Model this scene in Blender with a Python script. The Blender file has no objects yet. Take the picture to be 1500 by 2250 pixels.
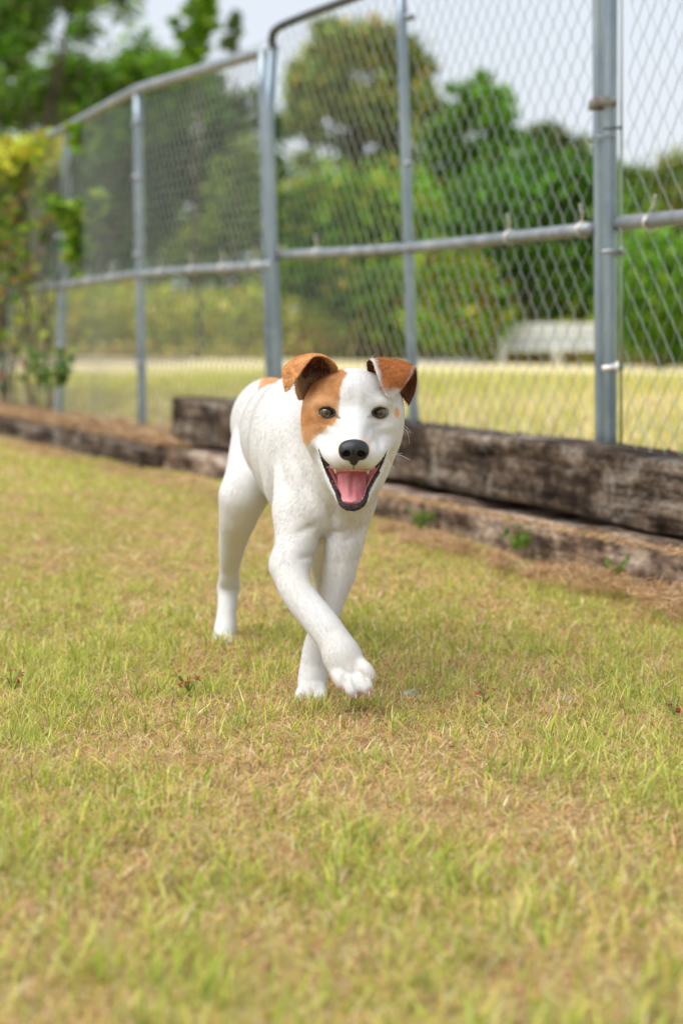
import bpy, math, random
import numpy as np
from mathutils import Vector, Matrix
rng = np.random.default_rng(11)
random.seed(5)
sc = bpy.context.scene

# ------------------------------------------------------------------ camera, sky, sun, exposure
FPX = 4375.0                      # focal length in photo pixels (70 mm on a 24x36 frame)
CAM = np.array([0.0, 0.0, 0.58])
PITCH = math.atan(405.0 / FPX)    # looks slightly down, horizon on photo row 720
cam_d = bpy.data.cameras.new('camera'); cam = bpy.data.objects.new('camera', cam_d)
sc.collection.objects.link(cam); sc.camera = cam
cam.location = CAM; cam.rotation_euler = (math.pi/2 - PITCH, 0, 0)
cam_d.sensor_fit = 'VERTICAL'; cam_d.sensor_height = 36; cam_d.sensor_width = 24; cam_d.lens = 70
cam_d.clip_start = 0.05; cam_d.clip_end = 2000
cam_d.dof.use_dof = True; cam_d.dof.focus_distance = 2.95; cam_d.dof.aperture_fstop = 3.6
cam_d.dof.aperture_blades = 0

w = bpy.data.worlds.new('World'); sc.world = w; w.use_nodes = True
nt = w.node_tree; nt.nodes.clear()
SUN_EL, SUN_AZ = math.radians(54), math.radians(247)
sky = nt.nodes.new('ShaderNodeTexSky'); sky.sky_type = 'NISHITA'; sky.sun_disc = False
sky.sun_elevation = SUN_EL; sky.sun_rotation = SUN_AZ
sky.air_density = 1.0; sky.dust_density = 2.5; sky.ozone_density = 1.0
tc = nt.nodes.new('ShaderNodeTexCoord')
nz = nt.nodes.new('ShaderNodeTexNoise'); nz.inputs['Scale'].default_value = 2.2; nz.inputs['Detail'].default_value = 5
mr = nt.nodes.new('ShaderNodeMapRange'); mr.inputs['From Min'].default_value = .3; mr.inputs['From Max'].default_value = .7
mr.inputs['To Min'].default_value = .76; mr.inputs['To Max'].default_value = .92
mx = nt.nodes.new('ShaderNodeMix'); mx.data_type = 'RGBA'
mx.inputs['B'].default_value = (4.75, 4.95, 5.35, 1)      # thin even cloud in front of the blue
bg = nt.nodes.new('ShaderNodeBackground'); bg.inputs['Strength'].default_value = 0.10
wo = nt.nodes.new('ShaderNodeOutputWorld')
nt.links.new(tc.outputs['Generated'], nz.inputs['Vector']); nt.links.new(nz.outputs['Fac'], mr.inputs['Value'])
nt.links.new(mr.outputs['Result'], mx.inputs['Factor']); nt.links.new(sky.outputs['Color'], mx.inputs['A'])
nt.links.new(mx.outputs['Result'], bg.inputs['Color']); nt.links.new(bg.outputs['Background'], wo.inputs['Surface'])

sl = bpy.data.lights.new('sun', 'SUN'); sl.energy = 1.9; sl.angle = math.radians(60); sl.color = (1, .975, .94)
so = bpy.data.objects.new('sun', sl); sc.collection.objects.link(so)
# blender sky: rotation measured so that the sun stands towards (sin(az), cos(az))
sd = Vector((math.sin(SUN_AZ)*math.cos(SUN_EL), math.cos(SUN_AZ)*math.cos(SUN_EL), math.sin(SUN_EL)))
so.rotation_euler = sd.to_track_quat('Z', 'Y').to_euler()
so.location = (0, 0, 30)
sc.view_settings.view_transform = 'Standard'; sc.view_settings.look = 'None'
sc.view_settings.gamma = 1; sc.view_settings.use_curve_mapping = False
sc.view_settings.exposure = 0.90
sc.cycles.use_denoising = True
sc.cycles.max_bounces = 8; sc.cycles.transparent_max_bounces = 8

# ------------------------------------------------------------------ helpers
R_ = np.array([1.0, 0, 0]); F_ = np.array([0, math.cos(PITCH), -math.sin(PITCH)]); U_ = np.array([0, math.sin(PITCH), math.cos(PITCH)])
def ray(px, py):
    px = np.asarray(px, float)[..., None]; py = np.asarray(py, float)[..., None]
    return F_ + (px-750)/FPX*R_ + (1125-py)/FPX*U_
def P(px, py, D):
    """world point seen on photo pixel (px,py) at distance D along +Y"""
    d = ray(px, py); D = np.asarray(D, float)[..., None]
    return CAM + d*(D/d[..., 1:2])
def proj(p):
    p = np.asarray(p, float) - CAM
    z = p@F_; return 750 + FPX*(p@R_)/z, 1125 - FPX*(p@U_)/z

def fhash(ix, iy, iz, seed):
    h = (ix.astype(np.int64)*374761393 + iy.astype(np.int64)*668265263 + iz.astype(np.int64)*2147483647 + seed*974634777) & 0xffffffff
    h = ((h ^ (h >> 13))*1274126177) & 0xffffffff
    h = (h ^ (h >> 16)) & 0xffffff
    return h/float(0xffffff)
def vnoise(p, seed=0):
    p = np.asarray(p, float)
    if p.shape[-1] == 2: p = np.concatenate([p, np.zeros(p.shape[:-1]+(1,))], -1)
    i = np.floor(p).astype(np.int64); f = p - i; f = f*f*(3-2*f)
    r = 0
    for dx in (0, 1):
        for dy in (0, 1):
            for dz in (0, 1):
                wgt = (f[..., 0] if dx else 1-f[..., 0])*(f[..., 1] if dy else 1-f[..., 1])*(f[..., 2] if dz else 1-f[..., 2])
                r = r + wgt*fhash(i[..., 0]+dx, i[..., 1]+dy, i[..., 2]+dz, seed)
    return r
def fbm(p, seed=0, octv=4):
    p = np.asarray(p, float); s = 0; a = .5; t = 0
    for k in range(octv):
        s = s + a*vnoise(p*2**k, seed+k*7); t += a; a *= .5
    return s/t
def sstep(a, b, x):
    t = np.clip((x-a)/(b-a), 0, 1); return t*t*(3-2*t)

def tag(o, label=None, cat=None, group=None, kind=None):
    if label: o['label'] = label
    if cat: o['category'] = cat
    if group: o['group'] = group
    if kind: o['kind'] = kind
    return o
def empty(name, loc=(0, 0, 0)):
    o = bpy.data.objects.new(name, None); sc.collection.objects.link(o); o.location = tuple(loc); o.empty_display_size = .1
    return o
def mesh_np(name, V, faces, mat=None, parent=None, col=None, smooth=True):
    """faces: list of (n,3) / (n,4) int arrays.  V in WORLD space; parented objects keep world placement."""
    V = np.asarray(V, np.float32)
    if parent is not None:
        off = np.zeros(3); q = parent
        while q is not None:
            off += np.array(q.location); q = q.parent
        V = (V - off).astype(np.float32)
    me = bpy.data.meshes.new(name)
    faces = [np.asarray(f, np.int32) for f in faces if len(f)]
    nl = sum(f.size for f in faces); nf = sum(len(f) for f in faces)
    me.vertices.add(len(V)); me.vertices.foreach_set('co', V.ravel())
    me.loops.add(nl); me.loops.foreach_set('vertex_index', np.concatenate([f.ravel() for f in faces]))
    me.polygons.add(nf)
    tot = np.concatenate([np.full(len(f), f.shape[1], np.int32) for f in faces])
    st = np.concatenate([[0], np.cumsum(tot)[:-1]]).astype(np.int32)
    me.polygons.foreach_set('loop_start', st)
    me.update(calc_edges=True)
    if smooth: me.polygons.foreach_set('use_smooth', np.ones(nf, bool))
    else: me.polygons.foreach_set('use_smooth', np.zeros(nf, bool))
    if col is not None:
        a = me.color_attributes.new('col', 'FLOAT_COLOR', 'POINT')
        c = np.ones((len(V), 4), np.float32); c[:, :3] = col; a.data.foreach_set('color', c.ravel())
    o = bpy.data.objects.new(name, me); sc.collection.objects.link(o)
    if mat: me.materials.append(mat)
    if parent is not None: o.parent = parent
    return o
class MB:
    """collects pieces into one mesh"""
    def __init__(s): s.V = []; s.Q = []; s.T = []; s.C = []; s.n = 0
    def add(s, V, Q=None, T=None, col=None):
        V = np.asarray(V, float).reshape(-1, 3)
        if Q is not None and len(Q): s.Q.append(np.asarray(Q, np.int64)+s.n)
        if T is not None and len(T): s.T.append(np.asarray(T, np.int64)+s.n)
        s.V.append(V); s.n += len(V)
        if col is not None: s.C.append(np.broadcast_to(np.asarray(col, float), (len(V), 3)))
        return s
    def tube(s, pts, r, n=10, cap=True, col=None):
        pts = np.asarray(pts, float); m = len(pts); r = np.broadcast_to(np.asarray(r, float), (m,))
        t = np.gradient(pts, axis=0); t /= np.linalg.norm(t, axis=1)[:, None]+1e-12
        ref = np.array([0, 0, 1.]) if abs(t[0] @ np.array([0, 0, 1.])) < .9 else np.array([1., 0, 0])
        a = np.cross(t[0], ref); a /= np.linalg.norm(a); rows = []
        ang = np.arange(n)/n*2*math.pi
        for k in range(m):
            a = a - (a@t[k])*t[k]; a /= np.linalg.norm(a)+1e-12; b = np.cross(t[k], a)
            rows.append(pts[k] + r[k]*(np.cos(ang)[:, None]*a + np.sin(ang)[:, None]*b))
        V = np.concatenate(rows); i = np.arange(n); j = (i+1) % n
        Q = np.concatenate([np.stack([k*n+i, k*n+j, (k+1)*n+j, (k+1)*n+i], 1) for k in range(m-1)])
        T = None
        if cap:
            V = np.concatenate([V, pts[:1], pts[-1:]]); c0, c1 = m*n, m*n+1
            T = np.concatenate([np.stack([j, i, np.full(n, c0)], 1), np.stack([(m-1)*n+i, (m-1)*n+j, np.full(n, c1)], 1)])
        return s.add(V, Q, T, col)
    def box(s, c, d, ax=None, bev=0.0, col=None):
        ax = np.eye(3) if ax is None else np.asarray(ax, float); hx, hy, hz = np.asarray(d, float)/2
        b = min(bev, hx*.9, hy*.9, hz*.9)
        if b <= 0:
            L = np.array([[x, y, z] for x in (-hx, hx) for y in (-hy, hy) for z in (-hz, hz)])
            Q = [[0, 1, 3, 2], [4, 6, 7, 5], [0, 4, 5, 1], [2, 3, 7, 6], [0, 2, 6, 4], [1, 5, 7, 3]]
            return s.add(np.asarray(c)+L@ax, Q, None, col)
        L = []; idx = {}
        for sx in (-1, 1):
            for sy in (-1, 1):
                for sz in (-1, 1):
                    for k in range(3):
                        p = np.array([sx*(hx-b), sy*(hy-b), sz*(hz-b)]); p[k] += (sx, sy, sz)[k]*b
                        idx[(sx, sy, sz, k)] = len(L); L.append(p)
        Q = []; T = []
        for k in range(3):
            u, v = [(1, 2), (2, 0), (0, 1)][k]
            for sg in (-1, 1):
                q = []
                for (a_, b_) in ((-1, -1), (1, -1), (1, 1), (-1, 1)):
                    sgn = [0, 0, 0]; sgn[k] = sg; sgn[u] = a_; sgn[v] = b_; q.append(idx[tuple(sgn)+(k,)])
                Q.append(q if sg > 0 else q[::-1])
            for a_ in (-1, 1):
                for b_ in (-1, 1):
                    e = []
                    for sg in (-1, 1):
                        sgn = [0, 0, 0]; sgn[k] = sg; sgn[u] = a_; sgn[v] = b_
                        e.append((idx[tuple(sgn)+(u,)], idx[tuple(sgn)+(v,)]))
                    q = [e[0][0], e[0][1], e[1][1], e[1][0]]
                    Q.append(q if a_*b_ > 0 else q[::-1])
        for sx in (-1, 1):
            for sy in (-1, 1):
                for sz in (-1, 1):
                    t = [idx[(sx, sy, sz, k)] for k in range(3)]; T.append(t if sx*sy*sz > 0 else t[::-1])
        return s.add(np.asarray(c)+np.array(L)@ax, Q, T, col)
    def build(s, name, mat, parent=None, smooth=True):
        V = np.concatenate(s.V); f = []
        if s.Q: f.append(np.concatenate(s.Q))
        if s.T: f.append(np.concatenate(s.T))
        col = np.concatenate(s.C) if s.C and sum(len(c) for c in s.C) == len(V) else None
        return mesh_np(name, V, f, mat, parent, col, smooth)

def mat(name, col=(.5, .5, .5), rough=.6, metal=0, spec=.5, attr=False, trans=0, coat=0, sheen=0, sss=0):
    m = bpy.data.materials.new(name); m.use_nodes = True; n = m.node_tree; b = n.nodes['Principled BSDF']
    b.inputs['Base Color'].default_value = (*col, 1); b.inputs['Roughness'].default_value = rough
    b.inputs['Metallic'].default_value = metal; b.inputs['Specular IOR Level'].default_value = spec
    b.inputs['Coat Weight'].default_value = coat
    if sss:
        b.inputs['Subsurface Weight'].default_value = sss; b.inputs['Subsurface Radius'].default_value = (1, .4, .25); b.inputs['Subsurface Scale'].default_value = .006
    if attr:
        a = n.nodes.new('ShaderNodeAttribute'); a.attribute_name = 'col'; n.links.new(a.outputs['Color'], b.inputs['Base Color'])
        if trans:
            t = n.nodes.new('ShaderNodeBsdfTranslucent'); mxs = n.nodes.new('ShaderNodeMixShader'); mxs.inputs[0].default_value = trans
            o = n.nodes['Material Output']; n.links.new(a.outputs['Color'], t.inputs['Color'])
            n.links.new(b.outputs[0], mxs.inputs[1]); n.links.new(t.outputs[0], mxs.inputs[2]); n.links.new(mxs.outputs[0], o.inputs['Surface'])
    return m
def add_noise(m, cols, scale=5, detail=6, mapscale=(1, 1, 1), bump=0, bscale=None, pos=(.35, .65), coord='Object'):
    """colour ramp over noise into the base colour + bump"""
    n = m.node_tree; b = n.nodes['Principled BSDF']; c = n.nodes.new('ShaderNodeTexCoord'); mp = n.nodes.new('ShaderNodeMapping')
    mp.inputs['Scale'].default_value = mapscale; n.links.new(c.outputs[coord], mp.inputs['Vector'])
    t = n.nodes.new('ShaderNodeTexNoise'); t.inputs['Scale'].default_value = scale; t.inputs['Detail'].default_value = detail; t.inputs['Roughness'].default_value = .62
    n.links.new(mp.outputs[0], t.inputs['Vector']); r = n.nodes.new('ShaderNodeValToRGB'); e = r.color_ramp.elements
    ps = np.linspace(pos[0], pos[1], len(cols)); e[0].position = ps[0]; e[0].color = (*cols[0], 1); e[1].position = ps[-1]; e[1].color = (*cols[-1], 1)
    for k in range(1, len(cols)-1):
        q = e.new(ps[k]); q.color = (*cols[k], 1)
    n.links.new(t.outputs['Fac'], r.inputs['Fac']); n.links.new(r.outputs[0], b.inputs['Base Color'])
    if bump:
        t2 = n.nodes.new('ShaderNodeTexNoise'); t2.inputs['Scale'].default_value = bscale or scale*3; t2.inputs['Detail'].default_value = 6
        n.links.new(mp.outputs[0], t2.inputs['Vector']); bp = n.nodes.new('ShaderNodeBump'); bp.inputs['Strength'].default_value = bump; bp.inputs['Distance'].default_value = .01
        n.links.new(t2.outputs['Fac'], bp.inputs['Height']); n.links.new(bp.outputs[0], b.inputs['Normal'])
    return m
# ------------------------------------------------------------------ terrain
# fence line: X = FX0 - .394*(Y-4.78)
FX0, FSL = .634, -.394
fd = np.array([FSL, 1, 0]); fd /= np.linalg.norm(fd)           # along the fence, away from the camera
fn = np.array([-fd[1], fd[0], 0])                               # towards the dog's side
FO = np.array([FX0, 4.78, 0])
def fence_at(Y, z=0.0, off=0.0):
    p = FO + fd*((Y-4.78)/fd[1]); p = p.copy(); p[2] = z; return p + fn*off
def fside(x, y):       # signed distance, positive on the dog's side
    return (x-FO[0])*fn[0] + (y-FO[1])*fn[1]
def gz(x, y):
    s = fside(x, y); z = .035*sstep(4.0, 5.5, y)
    z = z + .008*(vnoise(np.stack([x*1.3, y*1.3], -1), 3)-.5) + .012*(vnoise(np.stack([x*4, y*4], -1), 4)-.5)
    lift = sstep(-.0, -.10, s)*(1-sstep(-4, -16, s))*.13
    return z*(1-sstep(-4, -16, s)) + lift + .25*(fbm(np.stack([x*.05, y*.05], -1), 5)-.5)*sstep(-14, -30, s)

def build_ground():
    xs = np.concatenate([-np.geomspace(300, 3.2, 60), np.linspace(-3.1, 3.1, 210), np.geomspace(3.2, 300, 60)])
    ys = np.concatenate([-np.geomspace(200, 1, 20), np.linspace(-.9, 13, 300), np.geomspace(13.1, 500, 70)])
    X, Y = np.meshgrid(xs, ys, indexing='ij'); Z = gz(X, Y)
    V = np.stack([X, Y, Z], -1).reshape(-1, 3); nx, ny = X.shape
    i = np.arange(nx-1)[:, None]*ny + np.arange(ny-1)[None]; i = i.ravel()
    m = bpy.data.materials.new('ground_turf'); m.use_nodes = True; n = m.node_tree; b = n.nodes['Principled BSDF']
    b.inputs['Roughness'].default_value = .95; b.inputs['Specular IOR Level'].default_value = .1
    s = fside(X, Y).reshape(-1); far = sstep(-.1, -1.0, s)
    p = V[:, :2]
    g = patchy(V[:, 0], V[:, 1])
    soil = np.array([.42, .29, .14]); gr = np.array([.38, .36, .08]); dry = np.array([.50, .38, .16])
    near = soil*(1-g[:, None]*.6) + gr*g[:, None]*.6
    a1 = fbm(np.stack([p[:, 0]*.25, p[:, 1]*.12], -1), 31)[:, None]; a1 = np.clip((a1-.46)*5, 0, 1)
    a2 = fbm(np.stack([p[:, 0]*.9, p[:, 1]*.5], -1), 35)[:, None]
    fld = np.array([.72, .61, .34])*(1-a1) + np.array([.52, .50, .08])*a1
    fld = fld*(.75+.5*a2)
    bw = (sstep(-.5, -3, V[:, 0])*.8)[:, None]; fld = fld*(1-bw)+np.array([.60, .50, .29])*bw
    gw = (sstep(-4.5, -.8, s)*.55)[:, None]*sstep(-1, 1, V[:, 0])[:, None]; fld = fld*(1-gw)+np.array([.52, .53, .16])*gw
    col = near*(1-far[:, None]) + fld*far[:, None]
    col = col*(.85+.3*fbm(p*3, 9)[:, None])
    a = n.nodes.new('ShaderNodeAttribute'); a.attribute_name = 'col'
    t = n.nodes.new('ShaderNodeTexNoise'); t.inputs['Scale'].default_value = 60; t.inputs['Detail'].default_value = 8
    c = n.nodes.new('ShaderNodeTexCoord'); n.links.new(c.outputs['Object'], t.inputs['Vector'])
    mr_ = n.nodes.new('ShaderNodeMapRange'); mr_.inputs['To Min'].default_value = .45; mr_.inputs['To Max'].default_value = 1.55
    n.links.new(t.outputs['Fac'], mr_.inputs['Value'])
    vm = n.nodes.new('ShaderNodeVectorMath'); vm.operation = 'SCALE'
    n.links.new(a.outputs['Color'], vm.inputs[0]); n.links.new(mr_.outputs[0], vm.inputs['Scale']); n.links.new(vm.outputs[0], b.inputs['Base Color'])
    bp = n.nodes.new('ShaderNodeBump'); bp.inputs['Strength'].default_value = .6; bp.inputs['Distance'].default_value = .01
    n.links.new(t.outputs['Fac'], bp.inputs['Height']); n.links.new(bp.outputs[0], b.inputs['Normal'])
    o = mesh_np('ground', V, [np.stack([i, i+ny, i+ny+1, i+1], 1)], m, None, col)
    tag(o, 'mown yellow green lawn with bare dry patches', kind='structure')

def patchy(x, y):
    """0 = dry straw coloured, 1 = green"""
    a = fbm(np.stack([x*2.2, y*1.1], -1), 21, 3); b_ = fbm(np.stack([x*9, y*7], -1), 41, 3)
    v = .38*a + .38*b_ + .24*vnoise(np.stack([x*26, y*22], -1), 51) + .03*np.clip(y-3.3, -1, 2.0)*.6 + .022*sstep(2.6, 2.0, y)
    return np.clip((v-.44)*5.0, 0, 1)
build_ground()

# ------------------------------------------------------------------ grass
def blades(n, xy, h, wd, lean, col, seg=3, bend=1.0, zoff=0.0, seed=0, tip=None):
    """n flat tapering blades -> (V, quads, tris, col)"""
    r = np.random.default_rng(seed)
    base = np.stack([xy[:, 0], xy[:, 1], gz(xy[:, 0], xy[:, 1])+zoff], 1)
    az = r.uniform(0, 2*math.pi, n); d = np.stack([np.cos(az), np.sin(az), 0*az], 1)
    fa = az + math.pi/2 + r.normal(0, .6, n); wv = np.stack([np.cos(fa), np.sin(fa), 0*fa], 1)
    rows = []; L = np.zeros(n); pos = base.copy(); cur = lean.copy()
    lv = np.linspace(0, 1, seg+1)
    for k in range(seg+1):
        t = lv[k]; ww = wd*(1-t**1.6)*(.75+.25*min(1, t*6+.2))
        if k == seg: rows.append(pos.copy()[:, None])
        else: rows.append(np.stack([pos-wv*ww[:, None]/2, pos+wv*ww[:, None]/2], 1))
        stp = h/seg; ang = np.clip(cur, 0, 2.0)
        pos = pos + (d*np.sin(ang)[:, None] + np.array([0, 0, 1])*np.cos(ang)[:, None])*stp[:, None]
        cur = cur + bend*r.uniform(.1, .6, n)/seg*2
    V = np.concatenate(rows, 1); nv = V.shape[1]; V = V.reshape(-1, 3)
    b0 = np.arange(n)*nv
    Q = np.concatenate([np.stack([b0+2*k, b0+2*k+1, b0+2*k+3, b0+2*k+2], 1) for k in range(seg-1)]) if seg > 1 else np.zeros((0, 4), int)
    T = np.stack([b0+2*(seg-1), b0+2*(seg-1)+1, b0+2*seg], 1)
    tt = np.concatenate([np.repeat(lv[:-1], 2), [1]])
    C = np.repeat(col[:, None, :], nv, 1)
    if tip is not None: C = C*(1-tip*tt[None, :, None]**2) + np.array([.55, .42, .17])*tip*tt[None, :, None]**2
    return V, Q, T, C.reshape(-1, 3)

GREENS = np.array([[.42, .53, .06], [.53, .60, .08], [.67, .66, .14], [.24, .38, .04], [.72, .71, .25]])
DRYS = np.array([[.75, .54, .26], [.62, .38, .19], [.88, .74, .47], [.32, .17, .09], [.78, .62, .20]])
def pick(n, tab, r, p=None):
    c = tab[r.choice(len(tab), n, p=p)]; return c*r.uniform(.68, 1.25, (n, 1))*r.uniform(.9, 1.1, (n, 3))
def scatter(n, y0, y1, extra, seed, dens=None):
    r = np.random.default_rng(seed); out = []; m = 0
    while m < n:
        y = r.uniform(y0, y1, n*2); wx = .19*y + extra
        x = r.uniform(-1, 1, n*2)*(.19*y1+extra); k = np.abs(x) < wx
        s = fside(x, y); k &= s > .17
        if dens is not None: k &= r.uniform(0, 1, n*2) < dens(x, y)
        out.append(np.stack([x[k], y[k]], 1)); m += k.sum()
    return np.concatenate(out)[:n]
def near_beam(x, y):
    return 1-sstep(.17, .36, fside(x, y))
def grass_object():
    mb = MB()
    def layer(n, y0, y1, extra, seed, h0, h1, w0, w1, seg, green_bias=0., tuft=0):
        r = np.random.default_rng(seed)
        if tuft:
            c = scatter(n//tuft, y0, y1, extra, seed); xy = np.repeat(c, tuft, 0); xy = xy + r.normal(0, .009, xy.shape)*np.repeat(r.uniform(.4, 2, (len(c), 1)), tuft, 0)
        else: xy = scatter(n, y0, y1, extra, seed)
        m = len(xy); g = patchy(xy[:, 0], xy[:, 1]) + green_bias - near_beam(xy[:, 0], xy[:, 1])*.5
        isg = r.uniform(0, 1, m) < np.clip(.20+.60*g, .05, .95)
        col = np.where(isg[:, None], pick(m, GREENS, r), pick(m, DRYS, r, [.3, .2, .2, .12, .18]))
        h = r.uniform(h0, h1, m)*(.7+.5*np.clip(g, 0, 1))*np.where(isg, 1, .8)
        lean = np.abs(r.normal(.72, .48, m)) + np.where(isg, 0, .25)
        # trodden flat under the feet: keep blades short right by the planted paws
        V, Q, T, C = blades(m, xy, h, r.uniform(w0, w1, m), lean, col, seg, 1.0, 0, seed+1, tip=r.uniform(0, .8, m)[:, None, None]*np.where(isg, 1, 0)[:, None, None])
        mb.add(V, Q, T, C)
    layer(19000, 1.0, 2.2, .25, 101, .022, .056, .0018, .0040, 3, .05)
    layer(52000, 2.0, 3.6, .12, 102, .014, .038, .0014, .0030, 3)
    layer(16000, 1.5, 3.9, .12, 103, .020, .048, .0016, .0032, 3, .3, 8)
    layer(4500, 1.5, 4.4, .12, 107, .028, .056, .0018, .0036, 3, .4, 9)
    # tufts standing round the feet
    r = np.random.default_rng(5); L_ = []
    for (a0, a1, py, m_) in ((640, 724, 1566, 260), (645, 720, 1548, 90), (452, 530, 1430, 200), (760, 850, 1560, 120)):
        for q in range(m_):
            d = ray(r.uniform(a0, a1), py+r.normal(0, 5)); t = -CAM[2]/d[2]; L_.append((CAM+d*t)[:2])
    xy = np.array(L_); m = len(xy); col = np.where((r.uniform(0, 1, m) < .6)[:, None], pick(m, GREENS, r), pick(m, DRYS, r))
    V, Q, T, C = blades(m, xy, r.uniform(.018, .042, m), r.uniform(.0014, .0028, m), np.abs(r.normal(.5, .4, m)), col, 3, 1, 0, 66); mb.add(V, Q, T, C)
    layer(60000, 3.6, 6.0, .15, 104, .010, .028, .0018, .0038, 2, .1)
    layer(85000, 6.0, 12.5, 1.3, 105, .014, .032, .004, .008, 2)
    layer(42000, .6, 5.0, .9, 106, .016, .042, .0016, .0034, 2)
    o = mb.build('lawn_grass', M_grass, None, smooth=False)
    tag(o, 'short green and straw coloured grass blades of the lawn', kind='stuff')
    # thatch: dead stems lying flat between the blades
    mb = MB(); r = np.random.default_rng(77)
    for (n, y0, y1, wd, hh) in ((52000, 1.3, 3.7, .0016, .034), (26000, 3.7, 6.5, .003, .045)):
        xy = scatter(n, y0, y1, .15, 200+n); m = len(xy)
        col = pick(m, DRYS, r, [.24, .28, .14, .26, .08])
        V, Q, T, C = blades(m, xy, r.uniform(.4, 1.2, m)*hh, r.uniform(.6, 1.3, m)*wd, r.uniform(1.2, 1.55, m), col, 2, .25, .004+r.uniform(0, .008, m), 300+n)
        mb.add(V, Q, T, C)
    o = mb.build('dry_thatch', M_grass, None, smooth=False)
    tag(o, 'dead tan grass stems lying flat among the lawn blades', kind='stuff')
M_grass = mat('grass_blades', rough=.7, spec=.25, attr=True, trans=.35)
grass_object()

# field beyond the fence
def field_grass():
    r = np.random.default_rng(8); n = 60000
    y = r.uniform(4, 17, n*3)**1.0; x = r.uniform(-1, 1, n*3)*(.2*y+1); s = fside(x, y); k = s < -.12
    xy = np.stack([x[k], y[k]], 1)[:n]; m = len(xy)
    a1 = np.clip((fbm(np.stack([xy[:, 0]*.25, xy[:, 1]*.12], -1), 31)-.46)*5, 0, 1)
    isg = r.uniform(0, 1, m) < .12+.45*a1+.3*sstep(-4.5, -.8, fside(xy[:, 0], xy[:, 1]))
    col = np.where(isg[:, None], pick(m, np.array([[.56, .54, .08], [.48, .50, .07], [.64, .6, .12]]), r), pick(m, np.array([[.80, .66, .36], [.70, .58, .32], [.84, .74, .46]]), r))
    V, Q, T, C = blades(m, xy, r.uniform(.03, .09, m), r.uniform(.006, .014, m), np.abs(r.normal(.4, .3, m)), col, 2, 1, 0, 12)
    mb = MB(); mb.add(V, Q, T, C); o = mb.build('field_grass', M_grass, None, smooth=False)
    tag(o, 'dry yellow field grass beyond the chain link fence', kind='stuff')
field_grass()

# ------------------------------------------------------------------ sleepers (retaining edge)
def wood_mat(name, dark, mid, light, lichen):
    m = bpy.data.materials.new(name); m.use_nodes = True; n = m.node_tree; b = n.nodes['Principled BSDF']
    b.inputs['Roughness'].default_value = .92; b.inputs['Specular IOR Level'].default_value = .15
    c = n.nodes.new('ShaderNodeTexCoord')
    def noise(sc_, ms, det=6, rough=.6):
        mp = n.nodes.new('ShaderNodeMapping'); mp.inputs['Scale'].default_value = ms; n.links.new(c.outputs['Object'], mp.inputs['Vector'])
        t = n.nodes.new('ShaderNodeTexNoise'); t.inputs['Scale'].default_value = sc_; t.inputs['Detail'].default_value = det; t.inputs['Roughness'].default_value = rough
        n.links.new(mp.outputs[0], t.inputs['Vector']); return t.outputs['Fac']
    def ramp(fac, stops):
        r = n.nodes.new('ShaderNodeValToRGB'); e = r.color_ramp.elements
        e[0].position, e[0].color = stops[0][0], (*stops[0][1], 1); e[1].position, e[1].color = stops[-1][0], (*stops[-1][1], 1)
        for p_, c_ in stops[1:-1]:
            q = e.new(p_); q.color = (*c_, 1)
        n.links.new(fac, r.inputs['Fac']); return r.outputs[0]
    def mixc(f, a, b_):
        x = n.nodes.new('ShaderNodeMix'); x.data_type = 'RGBA'; n.links.new(f, x.inputs['Factor']); n.links.new(a, x.inputs['A'])
        if isinstance(b_, tuple): x.inputs['B'].default_value = (*b_, 1)
        else: n.links.new(b_, x.inputs['B'])
        return x.outputs['Result']
    grain = noise(26, (.10, 1, 1.4), 8, .7); blot = noise(5.5, (.8, 1, 1.2), 5, .65); fine = noise(50, (.5, 1, 1), 5, .7)
    base = ramp(grain, [(.36, dark), (.48, mid), (.64, light)])
    shade = ramp(blot, [(.40, (.16, .13, .11)), (.52, (.6, .55, .5)), (.62, (1, 1, 1))])
    mu = n.nodes.new('ShaderNodeMix'); mu.data_type = 'RGBA'; mu.blend_type = 'MULTIPLY'; mu.inputs['Factor'].default_value = 1
    n.links.new(base, mu.inputs['A']); n.links.new(shade, mu.inputs['B'])
    lf = noise(7.0, (.9, 1, .8), 7, .75)
    sp = ramp(fine, [(.36, (.35, .33, .3)), (.50, (.9, .9, .9)), (.66, (1.5, 1.45, 1.4))])
    m3 = n.nodes.new('ShaderNodeMix'); m3.data_type = 'RGBA'; m3.blend_type = 'MULTIPLY'; m3.inputs['Factor'].default_value = 1
    n.links.new(mu.outputs['Result'], m3.inputs['A']); n.links.new(sp, m3.inputs['B']); mu = m3
    l1 = ramp(lf, [(.54, (0, 0, 0)), (.70, (.55, .55, .55))])
    out = mixc(l1, mu.outputs['Result'], lichen)
    n.links.new(out, b.inputs['Base Color'])
    ad = n.nodes.new('ShaderNodeMath'); ad.operation = 'ADD'; n.links.new(grain, ad.inputs[0]); n.links.new(fine, ad.inputs[1])
    bp = n.nodes.new('ShaderNodeBump'); bp.inputs['Strength'].default_value = .9; bp.inputs['Distance'].default_value = .012
    n.links.new(ad.outputs[0], bp.inputs['Height']); n.links.new(bp.outputs[0], b.inputs['Normal'])
    return m
M_wood_up = wood_mat('weathered_sleeper_wood', (.042, .030, .022), (.15, .115, .088), (.36, .30, .24), (.50, .47, .41))
M_wood_lo = wood_mat('brown_sleeper_wood', (.15, .105, .08), (.42, .32, .25), (.66, .55, .45), (.58, .50, .40))
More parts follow.
